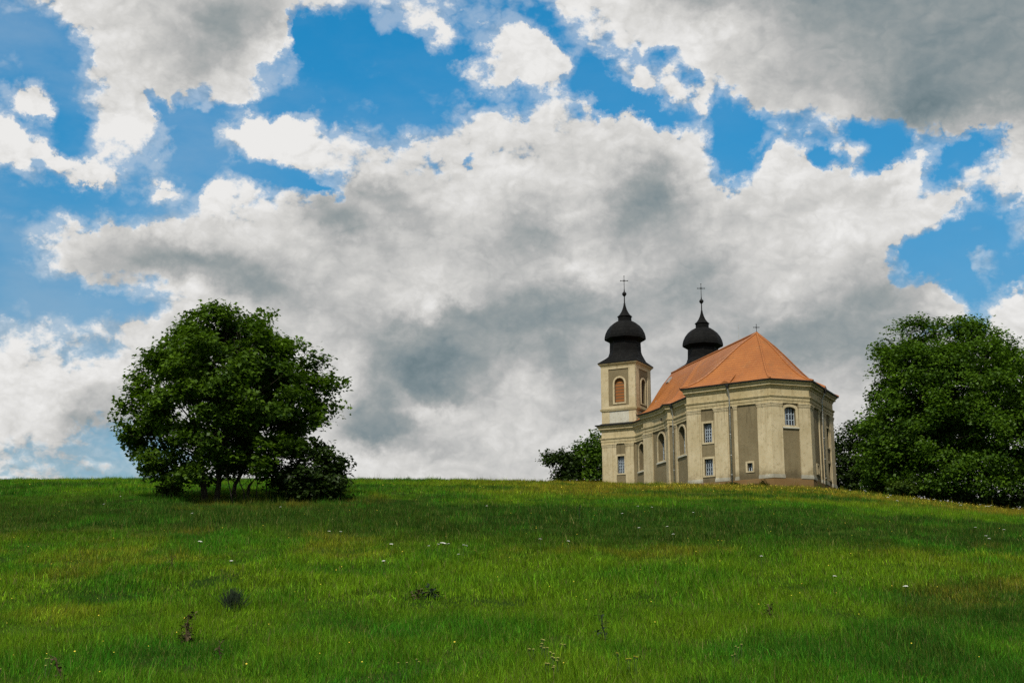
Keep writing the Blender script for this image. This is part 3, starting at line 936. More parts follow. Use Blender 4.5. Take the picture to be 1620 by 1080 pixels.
# towers, set diagonally
TH = 3.5
def tower(cx, cy):
    k = [(cx - TH, cy), (cx, cy - TH), (cx + TH, cy), (cx, cy + TH)]
    bm = bmesh.new()
    for i in range(4):
        wall_seg(bm, k[i], k[(i + 1) % 4], 10.6, 19.2, [(1.85, 3.30, 14.05, 17.45, .72)], depth=.34)
    tw = bm_obj('tower', bm, M['panel'], church, fix=False)
    for i in range(4):
        window(tw, k[i], k[(i + 1) % 4], (1.85, 3.30, 14.05, 17.45, .72), fw=.24, depth=.34, glass='brick' if i in (0, 3) else 'wood', bars=False,
               sill=False, trim='pale')
    # corner strips, sunk panel surround
    bm = bmesh.new()
    for i in range(4):
        O_, e, nrm, L = seg_frame(k[i], k[(i + 1) % 4])
        def blk(ua, ub, za, zb, d):
            vs = []
            for dq in (-.03, d):
                for (u, z) in ((ua, za), (ub, za), (ub, zb), (ua, zb)):
                    vs.append(bm.verts.new(O_ + e * u + nrm * dq + Vector((0, 0, z))))
            bm.faces.new(vs[4:]); bm.faces.new(vs[:4][::-1])
            for q in range(4): bm.faces.new((vs[q], vs[(q + 1) % 4], vs[4 + (q + 1) % 4], vs[4 + q]))
        blk(-.12, 1.0, 13.30, 19.1, .12); blk(3.95, 5.07, 13.30, 19.1, .12)
        blk(1.0, 3.95, 18.70, 19.1, .118); blk(1.0, 3.95, 13.30, 13.62, .118)
        blk(-.08, 1.05, 11.0, 12.95, .08); blk(3.9, 5.03, 11.0, 12.95, .08)
    bm_obj('corner_strips', bm, M['pale'], tw)
    bm = bmesh.new()
    sweep(bm, k, [(0, 12.9), (.20, 12.95), (.24, 13.1), (.28, 13.16), (.28, 13.22), (0, 13.32)])
    bm_obj('string_course', bm, M['pale2'], tw)
    bm = bmesh.new()
    sweep(bm, k, [(0, 19.05), (.16, 19.08), (.20, 19.22), (.34, 19.34), (.44, 19.50), (0, 19.52)])
    bm_obj('tower_cornice', bm, M['pale2'], tw)
    # whitewashed band between the church eave and the string course
    bm = bmesh.new(); sweep(bm, k, [(.02, 11.0), (.05, 11.0), (.05, 12.9), (.02, 12.9)])
    bm_obj('tower_base_band', bm, M['white'], tw)
    # sheet metal skirt where the tower rises out of the lower cornice
    bm = bmesh.new(); sweep(bm, k, [(.82, 11.02), (.4, 11.12), (.10, 11.30), (.06, 11.30)])
    bm_obj('flashing', bm, M['metal'], tw)
    # onion dome: square skirt turning into an octagon
    bm = bmesh.new()
    def ring(r_, z, sq):
        vs = []
        for q in range(16):
            a = 2 * math.pi * q / 16
            # octagon radius and square radius (square corners on the axes like the shaft)
            ao = (a + math.pi / 8) % (math.pi / 4) - math.pi / 8
            ro = r_ * math.cos(math.pi / 8) / math.cos(ao)
            aq = (a) % (math.pi / 2) - math.pi / 4
            rs = r_ * math.cos(math.pi / 4) / math.cos(aq)
            rr = ro * (1 - sq) + rs * sq
            vs.append(bm.verts.new((cx + rr * math.cos(a), cy + rr * math.sin(a), z)))
        return vs
    prof = [(4.02, 19.49, 1), (4.18, 19.56, 1), (4.10, 19.66, 1), (3.55, 20.02, .85), (3.05, 20.36, .55), (2.62, 20.72, .25), (2.32, 21.08, .05), (2.18, 21.45, 0), (2.13, 22.72, 0), (2.22, 22.86, 0),
            (2.74, 23.12, 0), (2.86, 23.24, 0), (2.84, 23.62, 0), (2.72, 24.1, 0), (2.46, 24.65, 0), (2.06, 25.18, 0), (1.55, 25.6, 0), (1.0, 25.84, 0),
            (.93, 25.86, 0), (.93, 26.38, 0), (1.06, 26.5, 0), (1.02, 26.56, 0), (.74, 26.8, 0), (.5, 27.15, 0), (.32, 27.55, 0), (.2, 27.95, 0), (.12, 28.3, 0)]
    rings = [ring(*p) for p in prof]
    for a, b in zip(rings, rings[1:]):
        for q in range(16): bm.faces.new((a[q], a[(q + 1) % 16], b[(q + 1) % 16], b[q]))
    bm.faces.new(rings[0][::-1]); bm.faces.new(rings[-1])
    bm_obj('onion_dome', bm, M['shingle'], tw)
    bm = bmesh.new()
    lathe(bm, [(.10, 28.25), (.16, 28.32), (.09, 28.45), (.07, 29.4), (.12, 29.45), (.30, 29.68), (.33, 29.8), (.26, 29.95), (.1, 30.1), (.07, 30.3), (.05, 30.5)], 10, cx, cy)
    cross(bm, cx, cy, 30.4, 1.95, .5, .045, R(-AX))
    bm_obj('tower_cross', bm, M['iron'], tw)
    return tw
tower(-5.4, 36.5)
tower(6.6, 37.1)

# ------------------------------------------------------------------ trees
def leaf_cloud(lobes, n_leaf, size, seed, per_clump=26, spread=.42, inner=.22, flat_=.7):
    """leaves gathered in clumps through the outer part of overlapping lobes"""
    g = np.random.default_rng(seed)
    lob = np.array(lobes, float)                       # x y z rx ry rz
    area = (lob[:, 3] * lob[:, 4] * lob[:, 5]) ** (2 / 3)
    nc = max(8, n_leaf // per_clump)
    cpb = 9 if n_leaf > 20000 else 4                    # clumps to a bough: layered sprays with gaps between them
    nb = max(6, nc // cpb)
    pick = g.choice(len(lob), int(nb * 2.4), p=area / area.sum())
    d = g.normal(size=(len(pick), 3)); d /= np.linalg.norm(d, axis=1)[:, None]
    rad = np.where(g.random(len(pick)) < inner, g.uniform(.35, .8, len(pick)), g.uniform(.80, 1.02, len(pick)))
    bpos = lob[pick, :3] + d * lob[pick, 3:] * rad[:, None]
    # thin the boughs that lie deep inside other lobes
    rel = (bpos[:, None, :] - lob[None, :, :3]) / lob[None, :, 3:]
    depth = np.min(np.linalg.norm(rel, axis=2), axis=1)
    keep = (depth > .74) | (g.random(len(pick)) < .25)
    bpos, d = bpos[keep][:nb], d[keep][:nb]
    nb = len(bpos)
    bs = g.uniform(.7, 1.4, nb) * spread * (2.3 if cpb > 5 else 1.5)
    bi = np.repeat(np.arange(nb), cpb); nc = len(bi)
    o2 = np.clip(g.normal(size=(nc, 3)), -1.5, 1.5); o2[:, 2] *= .38
    o2[:, 2] -= .22 * (o2[:, 0] ** 2 + o2[:, 1] ** 2)    # sprays droop at the rim
    cpos = bpos[bi] + o2 * bs[bi][:, None] * .62
    d = d[bi]
    rel = (cpos[:, None, :] - lob[None, :, :3]) / (lob[None, :, 3:] + .25)
    ok_ = np.min(np.linalg.norm(rel, axis=2), axis=1) < 1.18
    cpos, d, bi = cpos[ok_], d[ok_], bi[ok_]; nc = len(bi)
    btint = g.beta(2, 2.4, nb)
    csz = g.uniform(.6, 1.35, nc)
    cnt = np.maximum(6, (per_clump * csz ** 1.6)).astype(int)
    ci = np.repeat(np.arange(nc), cnt)
    n = len(ci)
    off = np.clip(g.normal(size=(n, 3)), -1.8, 1.8) * spread * csz[ci][:, None]
    off[:, 2] *= flat_
    p = cpos[ci] + off
    ctint = np.clip(.65 * btint[bi] + .45 * g.beta(2, 2.6, nc), 0, 1)
    tint = np.clip(ctint[ci] * .75 + g.normal(size=n) * .16 + .05, 0, 1)
    # orientation: mostly facing up and out, with scatter
    nr = d[ci] * .40 + np.array([0, 0, .95]) + g.normal(size=(n, 3)) * .50
    nr /= np.linalg.norm(nr, axis=1)[:, None]
    t1 = np.cross(nr, g.normal(size=(n, 3))); t1 /= np.linalg.norm(t1, axis=1)[:, None]
    t2 = np.cross(nr, t1)
    s_ = size * g.uniform(.6, 1.3, n)[:, None]
    # a lobed leaf spray: six corners, gently folded
    v = [p - t1 * s_ * .55, p - t1 * s_ * .12 + t2 * s_ * .52 - nr * s_ * .10, p + t1 * s_ * .10 + t2 * s_ * .22, p + t1 * s_ * .62 - nr * s_ * .14,
         p + t1 * s_ * .10 - t2 * s_ * .22, p - t1 * s_ * .12 - t2 * s_ * .52 - nr * s_ * .10]
    V = np.stack(v, 1).reshape(-1, 3)
    base = np.arange(n)[:, None] * 6
    L_ = (base + np.arange(6)[None, :]).ravel()
    return np_mesh('crown', V, np.full(n, 6), L_, {'tint': np.repeat(tint, 6)})

def limb(bm, a, b, r0, r1, seed, sag=.0, n=5, seg=7):
    g = random.Random(seed)
    a, b = Vector(a), Vector(b)
    L_ = (b - a).length
    pts = []
    for k in range(n + 1):
        t = k / n
        p = a.lerp(b, t)
        if 0 < k < n: p += Vector((g.uniform(-1, 1), g.uniform(-1, 1), g.uniform(-.5, .5))) * L_ * .045
        p.z += math.sin(math.pi * t) * sag * L_
        pts.append(p)
    tube(bm, pts, [r0 + (r1 - r0) * (k / n) ** .8 for k in range(n + 1)], seg)

def tree(name, label, cat, loc, lobes, trunks, n_leaf, leaf, mat, seed, group=None, limbs=True, **kw):
    """trunks: list of (x, y, top x, top y, top z, r0, r1)"""
    root = empty(name, loc, label, cat, group)
    bm = bmesh.new()
    g = random.Random(seed)
    tops = []
    for k, (x, y, tx, ty, tz, r0, r1) in enumerate(trunks):
        tube(bm, [(x * 1.0, y, -.5), (x, y, .12)], [r0 * 1.5, r0 * 1.08], 9, cap=False)
        limb(bm, (x, y, .1), (tx, ty, tz), r0, r1, seed + k, n=6, seg=9)
        tops.append((Vector((x, y, .1)), Vector((tx, ty, tz)), r1))
    if limbs:
        for q, lb in enumerate(lobes):
            c = Vector(lb[:3])
            a, b, r1 = min(tops, key=lambda t: (t[1] - c).length)
            s_ = a.lerp(b, g.uniform(.45, .98))
            if s_.z > c.z: s_ = a.lerp(b, .4)
            limb(bm, s_, c, r1 * .62, r1 * .16, seed + 40 + q, sag=.07, seg=6)
            for w_ in range(3):
                dd = Vector((g.uniform(-1, 1), g.uniform(-1, 1), g.uniform(-.5, 1))).normalized()
                limb(bm, s_.lerp(c, .7), c + Vector((dd.x * lb[3], dd.y * lb[4], dd.z * lb[5])) * .85, r1 * .22, r1 * .07, seed + 90 + q * 3 + w_, seg=5, n=4)
    bm_obj('trunk', bm, M['bark'], root, smooth=True)
    me = leaf_cloud(lobes, n_leaf, leaf, seed, **kw)
    link('crown', me, mat, root)
    return root

def lobes_from(px0, py0, k, items, seed, deep=1.0, squash=1.0, shrink=.96):
    """items (x, y, r) read off the tree's outline in picture units; k metres per unit; spread in depth for a round crown"""
    g = random.Random(seed)
    out = []
    for it in items:
        x, y, r = it[:3]
        dy = it[3] if len(it) > 3 else g.uniform(-.35, .35)
        r *= shrink
        out.append(((x - px0) * k, dy * deep, (py0 - y) * k, r * k, r * k * 1.15, r * k * .92 * squash))
    return out

def ground_at(x, y, dz=0.0): return (x, y, float(gz(x, y)) + dz)

# the lone round maple on the left
YL = 88.0
kL = .0418
xL = (365 - 810) * kL
base = ground_at(xL, YL)
it = [(335, 522, 46, 0), (385, 518, 42, .6), (292, 558, 44, -.4), (245, 605, 40, .3), (228, 652, 38, -.2), (232, 692, 32, .4), (262, 722, 30, -.5), (300, 640, 60, -1.8), (300, 640, 58, 2.2),
      (360, 590, 66, -2.4), (360, 590, 66, 2.6), (430, 572, 46, -.6), (440, 625, 58, -1.9), (440, 620, 56, 2.0), (496, 592, 34, .2), (520, 628, 30, -.3), (486, 668, 42, .8), (350, 690, 52, -2.0), (350, 680, 50, 2.6),
      (298, 738, 26, -.8), (318, 735, 28, 1.5), (400, 660, 50, 0), (460, 700, 30, 1.4), (400, 545, 40, 1.5), (500, 560, 18, -.6), (535, 608, 17, .3), (214, 662, 14, 0), (224, 692, 20, -.3), (246, 735, 18, .4), (322, 506, 28, .4), (402, 498, 24, -.5), (258, 560, 22, .2), (335, 742, 22, -1.6), (392, 740, 22, -1.8), (436, 728, 24, -1.6), (380, 720, 30, 1.8), (475, 712, 24, -.8), (505, 665, 24, -.4), (300, 590, 40, -2.4), (420, 560, 40, -2.0), (270, 520, 20, .5), (355, 490, 22, -.3), (455, 540, 20, .8)]
it = [(365 + (q[0] - 365) * .93,) + tuple(q[1:]) for q in it]
tree('maple_tree', 'large round-crowned maple standing alone on the left of the slope', 'tree', base, lobes_from(365, 790, kL, it, 3, 1.6, 1.0, .94),
     [(-1.25, .2, -1.9, .0, 5.6, .22, .12), (-.35, -.3, .2, -.4, 6.4, .19, .11), (.55, .4, 1.6, .5, 5.4, .14, .09), (1.5, .2, 3.0, .3, 5.0, .11, .07)], 72000, .26, M['leaf'], 11, spread=.30, inner=.10, per_clump=22)
# shrubs and saplings at its foot
def shrub(name, label, cat, px, py, k, Y, items, n, leaf, mat, seed, group=None, px0=None):
    x = (px - 810) * k
    b = ground_at(x, Y)
    lb = lobes_from(px, py, k, items, seed, .9)
    tr = [(g_ * .35, .1 * g_, l[0] * .7, l[1] * .7, max(.5, l[2] * .8), .05, .02) for g_, l in zip((-1, -.3, .4, 1, 1.5), lb)]
    return tree(name, label, cat, b, lb, tr, n, leaf, mat, seed, group, limbs=False, spread=.26, per_clump=20)
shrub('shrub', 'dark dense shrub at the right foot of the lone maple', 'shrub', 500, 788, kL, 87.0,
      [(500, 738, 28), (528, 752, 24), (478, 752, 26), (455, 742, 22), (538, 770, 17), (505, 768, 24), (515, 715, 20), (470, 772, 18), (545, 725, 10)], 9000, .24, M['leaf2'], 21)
shrub('shrub', 'small sparse bush at the left foot of the lone maple', 'shrub', 268, 778, kL, 90.0,
      [(265, 757, 12), (282, 765, 10), (272, 742, 9), (255, 770, 8)], 900, .2, M['leaf3'], 22)
gs = random.Random(5)
for k in range(9):
    px = 385 + k * 8.5 + gs.uniform(-3, 3)
    x = (px - 810) * kL
    Y = 86.5 + gs.uniform(-.6, 2.2)
    b = ground_at(x, Y)
    root = empty('sapling', b, 'thin leggy sapling in the thicket of stems under the lone maple', 'sapling', 'saplings in the thicket under the maple')
    bm = bmesh.new()
    h = gs.uniform(2.6, 4.2); lx = (px - 425) * .022 + gs.uniform(-.3, .3)
    limb(bm, (0, 0, -.1), (lx, gs.uniform(-.4, .4), h), .05, .015, 300 + k, n=6, seg=6)
    for j in range(5):
        t = gs.uniform(.25, .8)
        limb(bm, (lx * t, 0, h * t), (lx * t + gs.uniform(-.7, .8), gs.uniform(-.5, .5), h * t + gs.uniform(.4, 1.1)), .022, .007, 400 + k * 9 + j, n=3, seg=5)
    bm_obj('stem', bm, M['bark'], root, smooth=True)
    me = leaf_cloud([(lx, 0, h * .93, .55, .5, .6), (lx * .6, .1, h * .62, .45, .4, .4)], 260, .2, 500 + k, per_clump=9, spread=.22)
    link('crown', me, M['leaf2'], root)

# the big tree on the right of the church
kR = .0693
xR = (1520 - 810) * kR
it = [(1440, 548, 40, .4), (1432, 592, 42, -.5), (1426, 636, 42, .4), (1412, 680, 44, -.2), (1410, 726, 42, .5), (1470, 540, 40, -.6), (1505, 545, 44, .5), (1560, 558, 44, -.5), (1612, 590, 48, .4), (1655, 640, 54, 0), (1440, 620, 48, -.6), (1510, 620, 62, -2.6), (1510, 620, 62, 2.8), (1580, 640, 62, -2.2), (1580, 640, 60, 2.6),
      (1418, 678, 42, .2), (1480, 700, 60, -3.2), (1480, 700, 60, 3), (1560, 710, 62, -3.4), (1560, 710, 60, 3), (1640, 720, 54, -1), (1412, 730, 38, -.8), (1468, 752, 40, -3.0), (1540, 762, 38, -3.4), (1610, 768, 36, -2.6), (1530, 700, 60, 0),
      (1440, 525, 20, .3), (1535, 522, 22, -.8), (1592, 530, 18, .6), (1540, 590, 60, -3.0), (1470, 600, 52, -2.4), (1450, 660, 50, -3.0), (1600, 680, 56, -3.2)]
tree('broadleaf_tree', 'massive dark green tree at the right edge, taller than the church walls', 'tree', ground_at(xR, 149), lobes_from(1520, 800, kR, it, 4, 1.6, 1.0, 1.0),
     [(-.6, 0, -1.2, 0, 9, .45, .25), (.5, .4, 2.0, .5, 9.5, .38, .22)], 150000, .31, M['leaf4'], 31, spread=.50, inner=.10, per_clump=30)
kb = .081
tree('broadleaf_tree', 'thin airy tree rising between the church apse and the massive tree', 'tree', ground_at((1348 - 810) * kb, 174), lobes_from(1348, 790, kb,
     [(1335, 680, 16), (1362, 668, 17), (1350, 705, 24), (1376, 695, 22), (1330, 720, 16), (1385, 725, 20), (1390, 660, 15), (1345, 735, 22), (1322, 700, 9)], 6, 1.5),
     [(0, 0, .3, 0, 6, .2, .1), (.9, .3, 1.7, .2, 5, .15, .08)], 9500, .34, M['leaf2'], 41, spread=.5, per_clump=20)
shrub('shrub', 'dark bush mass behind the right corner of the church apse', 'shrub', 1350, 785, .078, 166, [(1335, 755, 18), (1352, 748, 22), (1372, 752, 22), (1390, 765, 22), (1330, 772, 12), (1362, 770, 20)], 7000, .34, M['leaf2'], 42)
shrub('shrub', 'bright green bush low at the left foot of the massive right tree', 'shrub', 1450, 796, .0675, 144.5, [(1440, 772, 15), (1462, 768, 15), (1425, 778, 13), (1480, 780, 14), (1452, 782, 14), (1410, 772, 10)], 3800, .26, M['leaf3'], 43)
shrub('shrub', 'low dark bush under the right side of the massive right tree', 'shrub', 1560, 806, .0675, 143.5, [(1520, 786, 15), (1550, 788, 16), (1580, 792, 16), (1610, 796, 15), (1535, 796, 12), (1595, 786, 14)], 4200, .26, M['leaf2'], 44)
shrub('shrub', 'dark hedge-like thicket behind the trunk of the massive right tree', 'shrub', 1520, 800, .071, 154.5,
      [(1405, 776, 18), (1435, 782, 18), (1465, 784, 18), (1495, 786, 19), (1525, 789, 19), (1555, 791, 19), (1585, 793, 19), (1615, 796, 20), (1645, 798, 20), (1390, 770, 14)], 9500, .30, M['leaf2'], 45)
# trees behind the near tower
ka = .0985
tree('broadleaf_tree', 'dense tree partly hidden behind the left tower of the church', 'tree', ground_at((940 - 810) * ka, 210), lobes_from(940, 824, ka,
     [(935, 712, 24), (950, 695, 17), (920, 735, 22), (945, 745, 26), (905, 728, 15), (925, 760, 22), (965, 720, 24), (908, 755, 14)], 7, 1.8),
     [(0, 0, -.4, 0, 7, .28, .14), (-1.2, .3, -2.0, .4, 6, .2, .1), (1.2, 0, 1.8, 0, 6, .2, .1)], 11000, .42, M['leaf'], 51, spread=.6, per_clump=20)
tree('broadleaf_tree', 'small spreading tree with thin crown left of the church', 'tree', ground_at((893 - 810) * ka, 208), lobes_from(893, 824, ka,
     [(886, 722, 12), (872, 726, 10), (862, 732, 6), (897, 738, 14), (888, 752, 10), (902, 758, 12), (868, 716, 6)], 8, 1.2),
     [(0, 0, -.2, 0, 5.2, .2, .09), (.5, .2, 1.0, .1, 4.8, .14, .07)], 3300, .40, M['leaf2'], 52, spread=.5, per_clump=14)

# ------------------------------------------------------------------ meadow grass
def grass_mat():
    m_ = bpy.data.materials.new('grass_blades'); m_.use_nodes = True
    t = NT(m_.node_tree); m_.node_tree.nodes.clear()
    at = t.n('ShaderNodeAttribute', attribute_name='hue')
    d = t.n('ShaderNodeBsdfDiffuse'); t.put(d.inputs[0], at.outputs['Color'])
    tr = t.n('ShaderNodeBsdfTranslucent'); t.put(tr.inputs[0], t.mix(1.0, at.outputs['Color'], (1.15, 1.2, .6), 'MULTIPLY'))
    mx = t.n('ShaderNodeMixShader'); mx.inputs[0].default_value = .3
    t.t.links.new(d.outputs[0], mx.inputs[1]); t.t.links.new(tr.outputs[0], mx.inputs[2])
    o = t.n('ShaderNodeOutputMaterial'); t.t.links.new(mx.outputs[0], o.inputs[0])
    return m_
M['grass'] = grass_mat()

def meadow_colour(X, Y, g):
    """blade colours: lush green, yellow-green, dry straw-brown, and darker grass with cloud, bank and tree shade painted in"""
    n = len(X)
    a = fbm(X / 6.0 + 40, Y / 9.0 + 11, 3); b = fbm(X / 2.2, Y / 3.0 + 70, 3); c = fbm(X / 15 + 90, Y / 22 + 5, 2)
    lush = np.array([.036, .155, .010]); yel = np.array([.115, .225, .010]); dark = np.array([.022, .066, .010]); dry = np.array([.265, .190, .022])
    f = np.clip((a - .40) * 3.2 + (b - .5) * 1.6 + .35 * np.exp(-((Y - 40 - 3 * (c - .5)) / 8) ** 2) - .25 * np.clip((30 - Y) / 8, 0, 1) + g.normal(size=n) * .2, 0, 1)[:, None]
    col = lush * (1 - f) + yel * f
    belt = np.clip(1.25 - np.abs(Y - 65 - 16 * (c - .5) + .22 * X) / (17 - .12 * np.clip(X, -20, 20)), 0, 1)  # darker grass, with cloud and bank shade put into the blade colour
    belt = np.maximum(belt, np.clip(1.2 - np.hypot((X + 19) / 15, (Y - 84) / 8), 0, 1))  # shade around the foot of the maple, painted into the blades
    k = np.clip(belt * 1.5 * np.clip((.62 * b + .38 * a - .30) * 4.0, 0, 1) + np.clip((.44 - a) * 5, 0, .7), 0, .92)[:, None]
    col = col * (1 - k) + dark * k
    dr = np.clip((Y - 84) / 18, 0, 1) * np.clip((X + 12) / 22, 0, 1) * np.clip((a - .30) * 4.0, 0, 1) * .95
    dr = np.maximum(dr, np.clip((c - .60) * 5, 0, .4) * np.clip((b - .42) * 4, 0, 1))
    dr = np.maximum(dr, .4 * np.exp(-((Y - 47 - .1 * X) / 2.2) ** 2) * np.clip((b - .46) * 5, 0, 1))
    k = np.clip(dr + g.normal(size=n) * .12, 0, 1)[:, None] * np.where(g.random(n) < .8, 1, .3)[:, None]
    col = col * (1 - k) + dry * k
    col = .86 * col * g.lognormal(0, .30, n)[:, None]
    st = g.random(n) < .05
    col[st] = np.array([.17, .155, .055]) * g.uniform(.6, 1.2, st.sum())[:, None]
    return col

def blades(g, Y0, Y1, per_m2, wid, hgt, segs, clump, extra=.42, side=11.0):
    yy = np.linspace(Y0, Y1, 400); wd = 2 * (extra * yy + side)
    area = np.trapezoid(wd, yy) if hasattr(np, 'trapezoid') else np.trapz(wd, yy)
    n = int(area * per_m2)
    nt = max(1, n // clump)
    cdf = np.cumsum(wd); cdf /= cdf[-1]
    ty = np.interp(g.random(nt), cdf, yy); tx = g.uniform(-1, 1, nt) * (extra * ty + side)
    tl = g.normal(size=(nt, 2)) * .22
    th = g.lognormal(0, .28, nt) * np.clip(-.25 + 2.5 * fbm(tx / 1.1 + 5, ty / 1.9 + 8, 4), .30, 1.7)
    ti = np.repeat(np.arange(nt), clump); n = len(ti)
    X = tx[ti] + g.normal(size=n) * .05 * clump ** .5 * 1.2; Y = ty[ti] + g.normal(size=n) * .05 * clump ** .5 * 1.2
    # keep the church floor clear
    lx = (X - 31.49) * math.cos(R(AX)) + (Y - 150.82) * math.sin(R(AX)); ly = -(X - 31.49) * math.sin(R(AX)) + (Y - 150.82) * math.cos(R(AX))
    ok = ~((np.abs(lx) < 2.4 + np.clip(ly, 0, 7)) & (ly > .4) & (ly < 40))
    X, Y, ti = X[ok], Y[ok], ti[ok]; n = len(X)
    tb = g.lognormal(-.03, .40, nt)
    Z = gz(X, Y) - .03
    h = hgt * th[ti] * g.uniform(.55, 1.25, n)
    d_ch = np.maximum(np.abs(lx[ok]) - 2.4 - np.clip(ly[ok], 0, 7), -ly[ok])
    h = h * (1 + 1.1 * np.exp(-(np.clip(d_ch, 0, 9) / 1.3) ** 2) * g.random(n))
    h = h * (1 + 1.9 * np.exp(-((X + 18.3) / 5.5) ** 4 - ((Y - 87.5) / 1.8) ** 2) * g.random(n))
    stalk = g.random(n) < .012
    h = np.where(stalk, np.minimum(h * 1.8, hgt * 2.4), h)
    a = g.uniform(0, 2 * math.pi, n)
    lean = tl[ti] + np.stack([np.cos(a), np.sin(a)], 1) * g.uniform(.05, .55, n)[:, None]
    lean[stalk] *= .35
    wv_ = g.uniform(-.6, .6, n)
    wx, wy = np.cos(wv_) * wid * .5 * g.uniform(.7, 1.3, n), np.sin(wv_) * wid * .5
    wx = np.where(stalk, wx * .6, wx)
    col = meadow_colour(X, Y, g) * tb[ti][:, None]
    col[stalk] = np.array([.12, .14, .04])
    P0 = np.stack([X - wx, Y - wy, Z], 1); P1 = np.stack([X + wx, Y + wy, Z], 1)
    dx, dy = lean[:, 0] * h, lean[:, 1] * h
    tip = np.stack([X + dx, Y + dy, Z + h * np.sqrt(np.maximum(.15, 1 - (lean ** 2).sum(1) * .55))], 1)
    if segs == 1:
        V = np.stack([P0, P1, tip], 1).reshape(-1, 3)
        return V, np.full(n, 3), np.repeat(col, 3, 0), np.arange(n * 3)
    mid = np.stack([X + dx * .32, Y + dy * .32, Z + h * .60], 1)
    mo = np.stack([wx * .8, wy * .8, np.zeros(n)], 1)
    V = np.stack([P0, P1, mid + mo, tip, mid - mo], 1).reshape(-1, 3)
    lp = (np.arange(n)[:, None] * 5 + np.array([0, 1, 2, 4, 4, 2, 3])[None, :]).ravel()
    return V, np.tile([4, 3], n), np.repeat(col, 5, 0), lp

gg = np.random.default_rng(99)
parts = [blades(gg, 19, 34, 1250, .0075, .155, 2, 14), blades(gg, 34, 56, 430, .0115, .175, 2, 12),
         blades(gg, 56, 92, 150, .019, .20, 1, 8), blades(gg, 92, 152, 60, .030, .22, 1, 6), blades(gg, 152, 182, 14, .035, .30, 1, 5)]
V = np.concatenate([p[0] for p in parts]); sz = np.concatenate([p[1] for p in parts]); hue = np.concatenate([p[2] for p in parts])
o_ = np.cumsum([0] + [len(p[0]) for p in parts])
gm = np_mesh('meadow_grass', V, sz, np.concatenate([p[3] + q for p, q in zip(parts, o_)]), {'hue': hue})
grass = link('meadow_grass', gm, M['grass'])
tag(grass, 'uneven long meadow grass covering the whole hillside', 'grass', kind='stuff')
print('blades', len(sz))

# ------------------------------------------------------------------ weeds and flowers in the meadow
M['white_petal'] = flat('white_petals', (.78, .78, .70), .8, var=.08)
M['yellow_petal'] = flat('yellow_petals', (.62, .50, .05), .8, var=.15)
M['cream'] = flat('cream_umbels', (.60, .56, .16), .8, var=.2)
M['stalk'] = flat('green_stalk', (.05, .09, .02), .9)
M['dry'] = flat('dry_stalk', (.080, .060, .030), .95, var=.4, sc=14)
M['darkweed'] = flat('dark_weed', (.020, .034, .016), .9, var=.4, sc=10)

def umbel_flower(name, x, y, h, r, label, cat, group, seed, petal='white_petal', heads=14, nstem=1):
    g = random.Random(seed)
    root = empty(name, ground_at(x, y), label, cat, group)
    bm = bmesh.new(); hb = bmesh.new()
    for q in range(nstem):
        ox, oy = (g.uniform(-.1, .1), g.uniform(-.1, .1)) if q else (0, 0)
        tip = Vector((ox + g.uniform(-.05, .05), oy + g.uniform(-.05, .05), h * g.uniform(.85, 1.05)))
        limb(bm, (ox * .3, oy * .3, -.03), tip, .007, .004, seed + q, n=4, seg=5)
        tl = Vector((g.uniform(-.25, .25), g.uniform(-.35, .0), 1)).normalized()
        u = tl.cross(Vector((1, 0, 0))).normalized(); v = tl.cross(u)
        for k in range(heads):
            a = k * 2.39996; rr = r * math.sqrt((k + .4) / heads)
            p = tip + u * math.cos(a) * rr + v * math.sin(a) * rr + tl * (.05 - .25 * rr * rr / max(r, .01))
            tube(bm, [tip - tl * .01, p], [.0025, .002], 4, cap=False)
            bmesh.ops.create_icosphere(hb, subdivisions=1, radius=r * g.uniform(.24, .34), matrix=Matrix.Translation(p) @ Matrix.Diagonal((1, 1, .45, 1)))
    bm_obj('stem', bm, M['stalk'], root)
    bm_obj('flower_head', hb, M[petal], root)
    return root

UMB = [(-10.44, 46.2, .075, 'white umbel flower standing alone below the round maple'), (-3.94, 44.65, .06, 'white umbel flower left of the cluster in the middle of the slope'),
       (-2.3, 45.3, .10, 'largest white umbel flower in the cluster mid-slope'), (-3.58, 39.05, .05, 'white umbel flower below and left of the mid-slope cluster'),
       (9.54, 33.7, .06, 'single white flower low on the right side of the slope'), (-8.02, 39.35, .05, 'small white umbel flower lower left of mid-slope')]
for k, (x, y, r, lb) in enumerate(UMB):
    umbel_flower('wild_carrot', x, y, .56, r, lb, 'flower', 'white umbel flowers on the slope', 700 + k)
for k, (x, y) in enumerate([(-2.43, 44.9), (-2.04, 45.1), (-1.6, 45.25), (-1.66, 42.7), (-2.75, 45.0), (-1.45, 44.9)]):
    umbel_flower('wild_carrot', x, y, .5, .04, 'small white umbel flower in the cluster mid-slope around the largest one', 'flower', 'white umbel flowers on the slope', 720 + k, heads=9)
for k, (x, y) in enumerate([(-1.25, 67.7), (6.92, 67.45), (5.07, 62.8), (5.91, 52.4), (5.83, 49.5), (1.94, 46.8), (.97, 46.95), (6.31, 68.25), (8.52, 64.05), (-6.82, 51.05), (-6.38, 51.3), (4.8, 52.15), (7.41, 40.95), (8.52, 36.7)]):
    umbel_flower('wild_carrot', x, y, .5, .05, 'white meadow flower scattered on the slope below the church', 'flower', 'white umbel flowers on the slope', 740 + k, heads=9)
for k, (x, y) in enumerate([(-11.19, 66.35), (-21.29, 71.4), (-24.43, 85.1), (-14.5, 62.0)]):
    umbel_flower('wild_carrot', x, y, .5, .05, 'white meadow flower on the dark bank below the round maple', 'flower', 'white umbel flowers on the slope', 760 + k, heads=9)
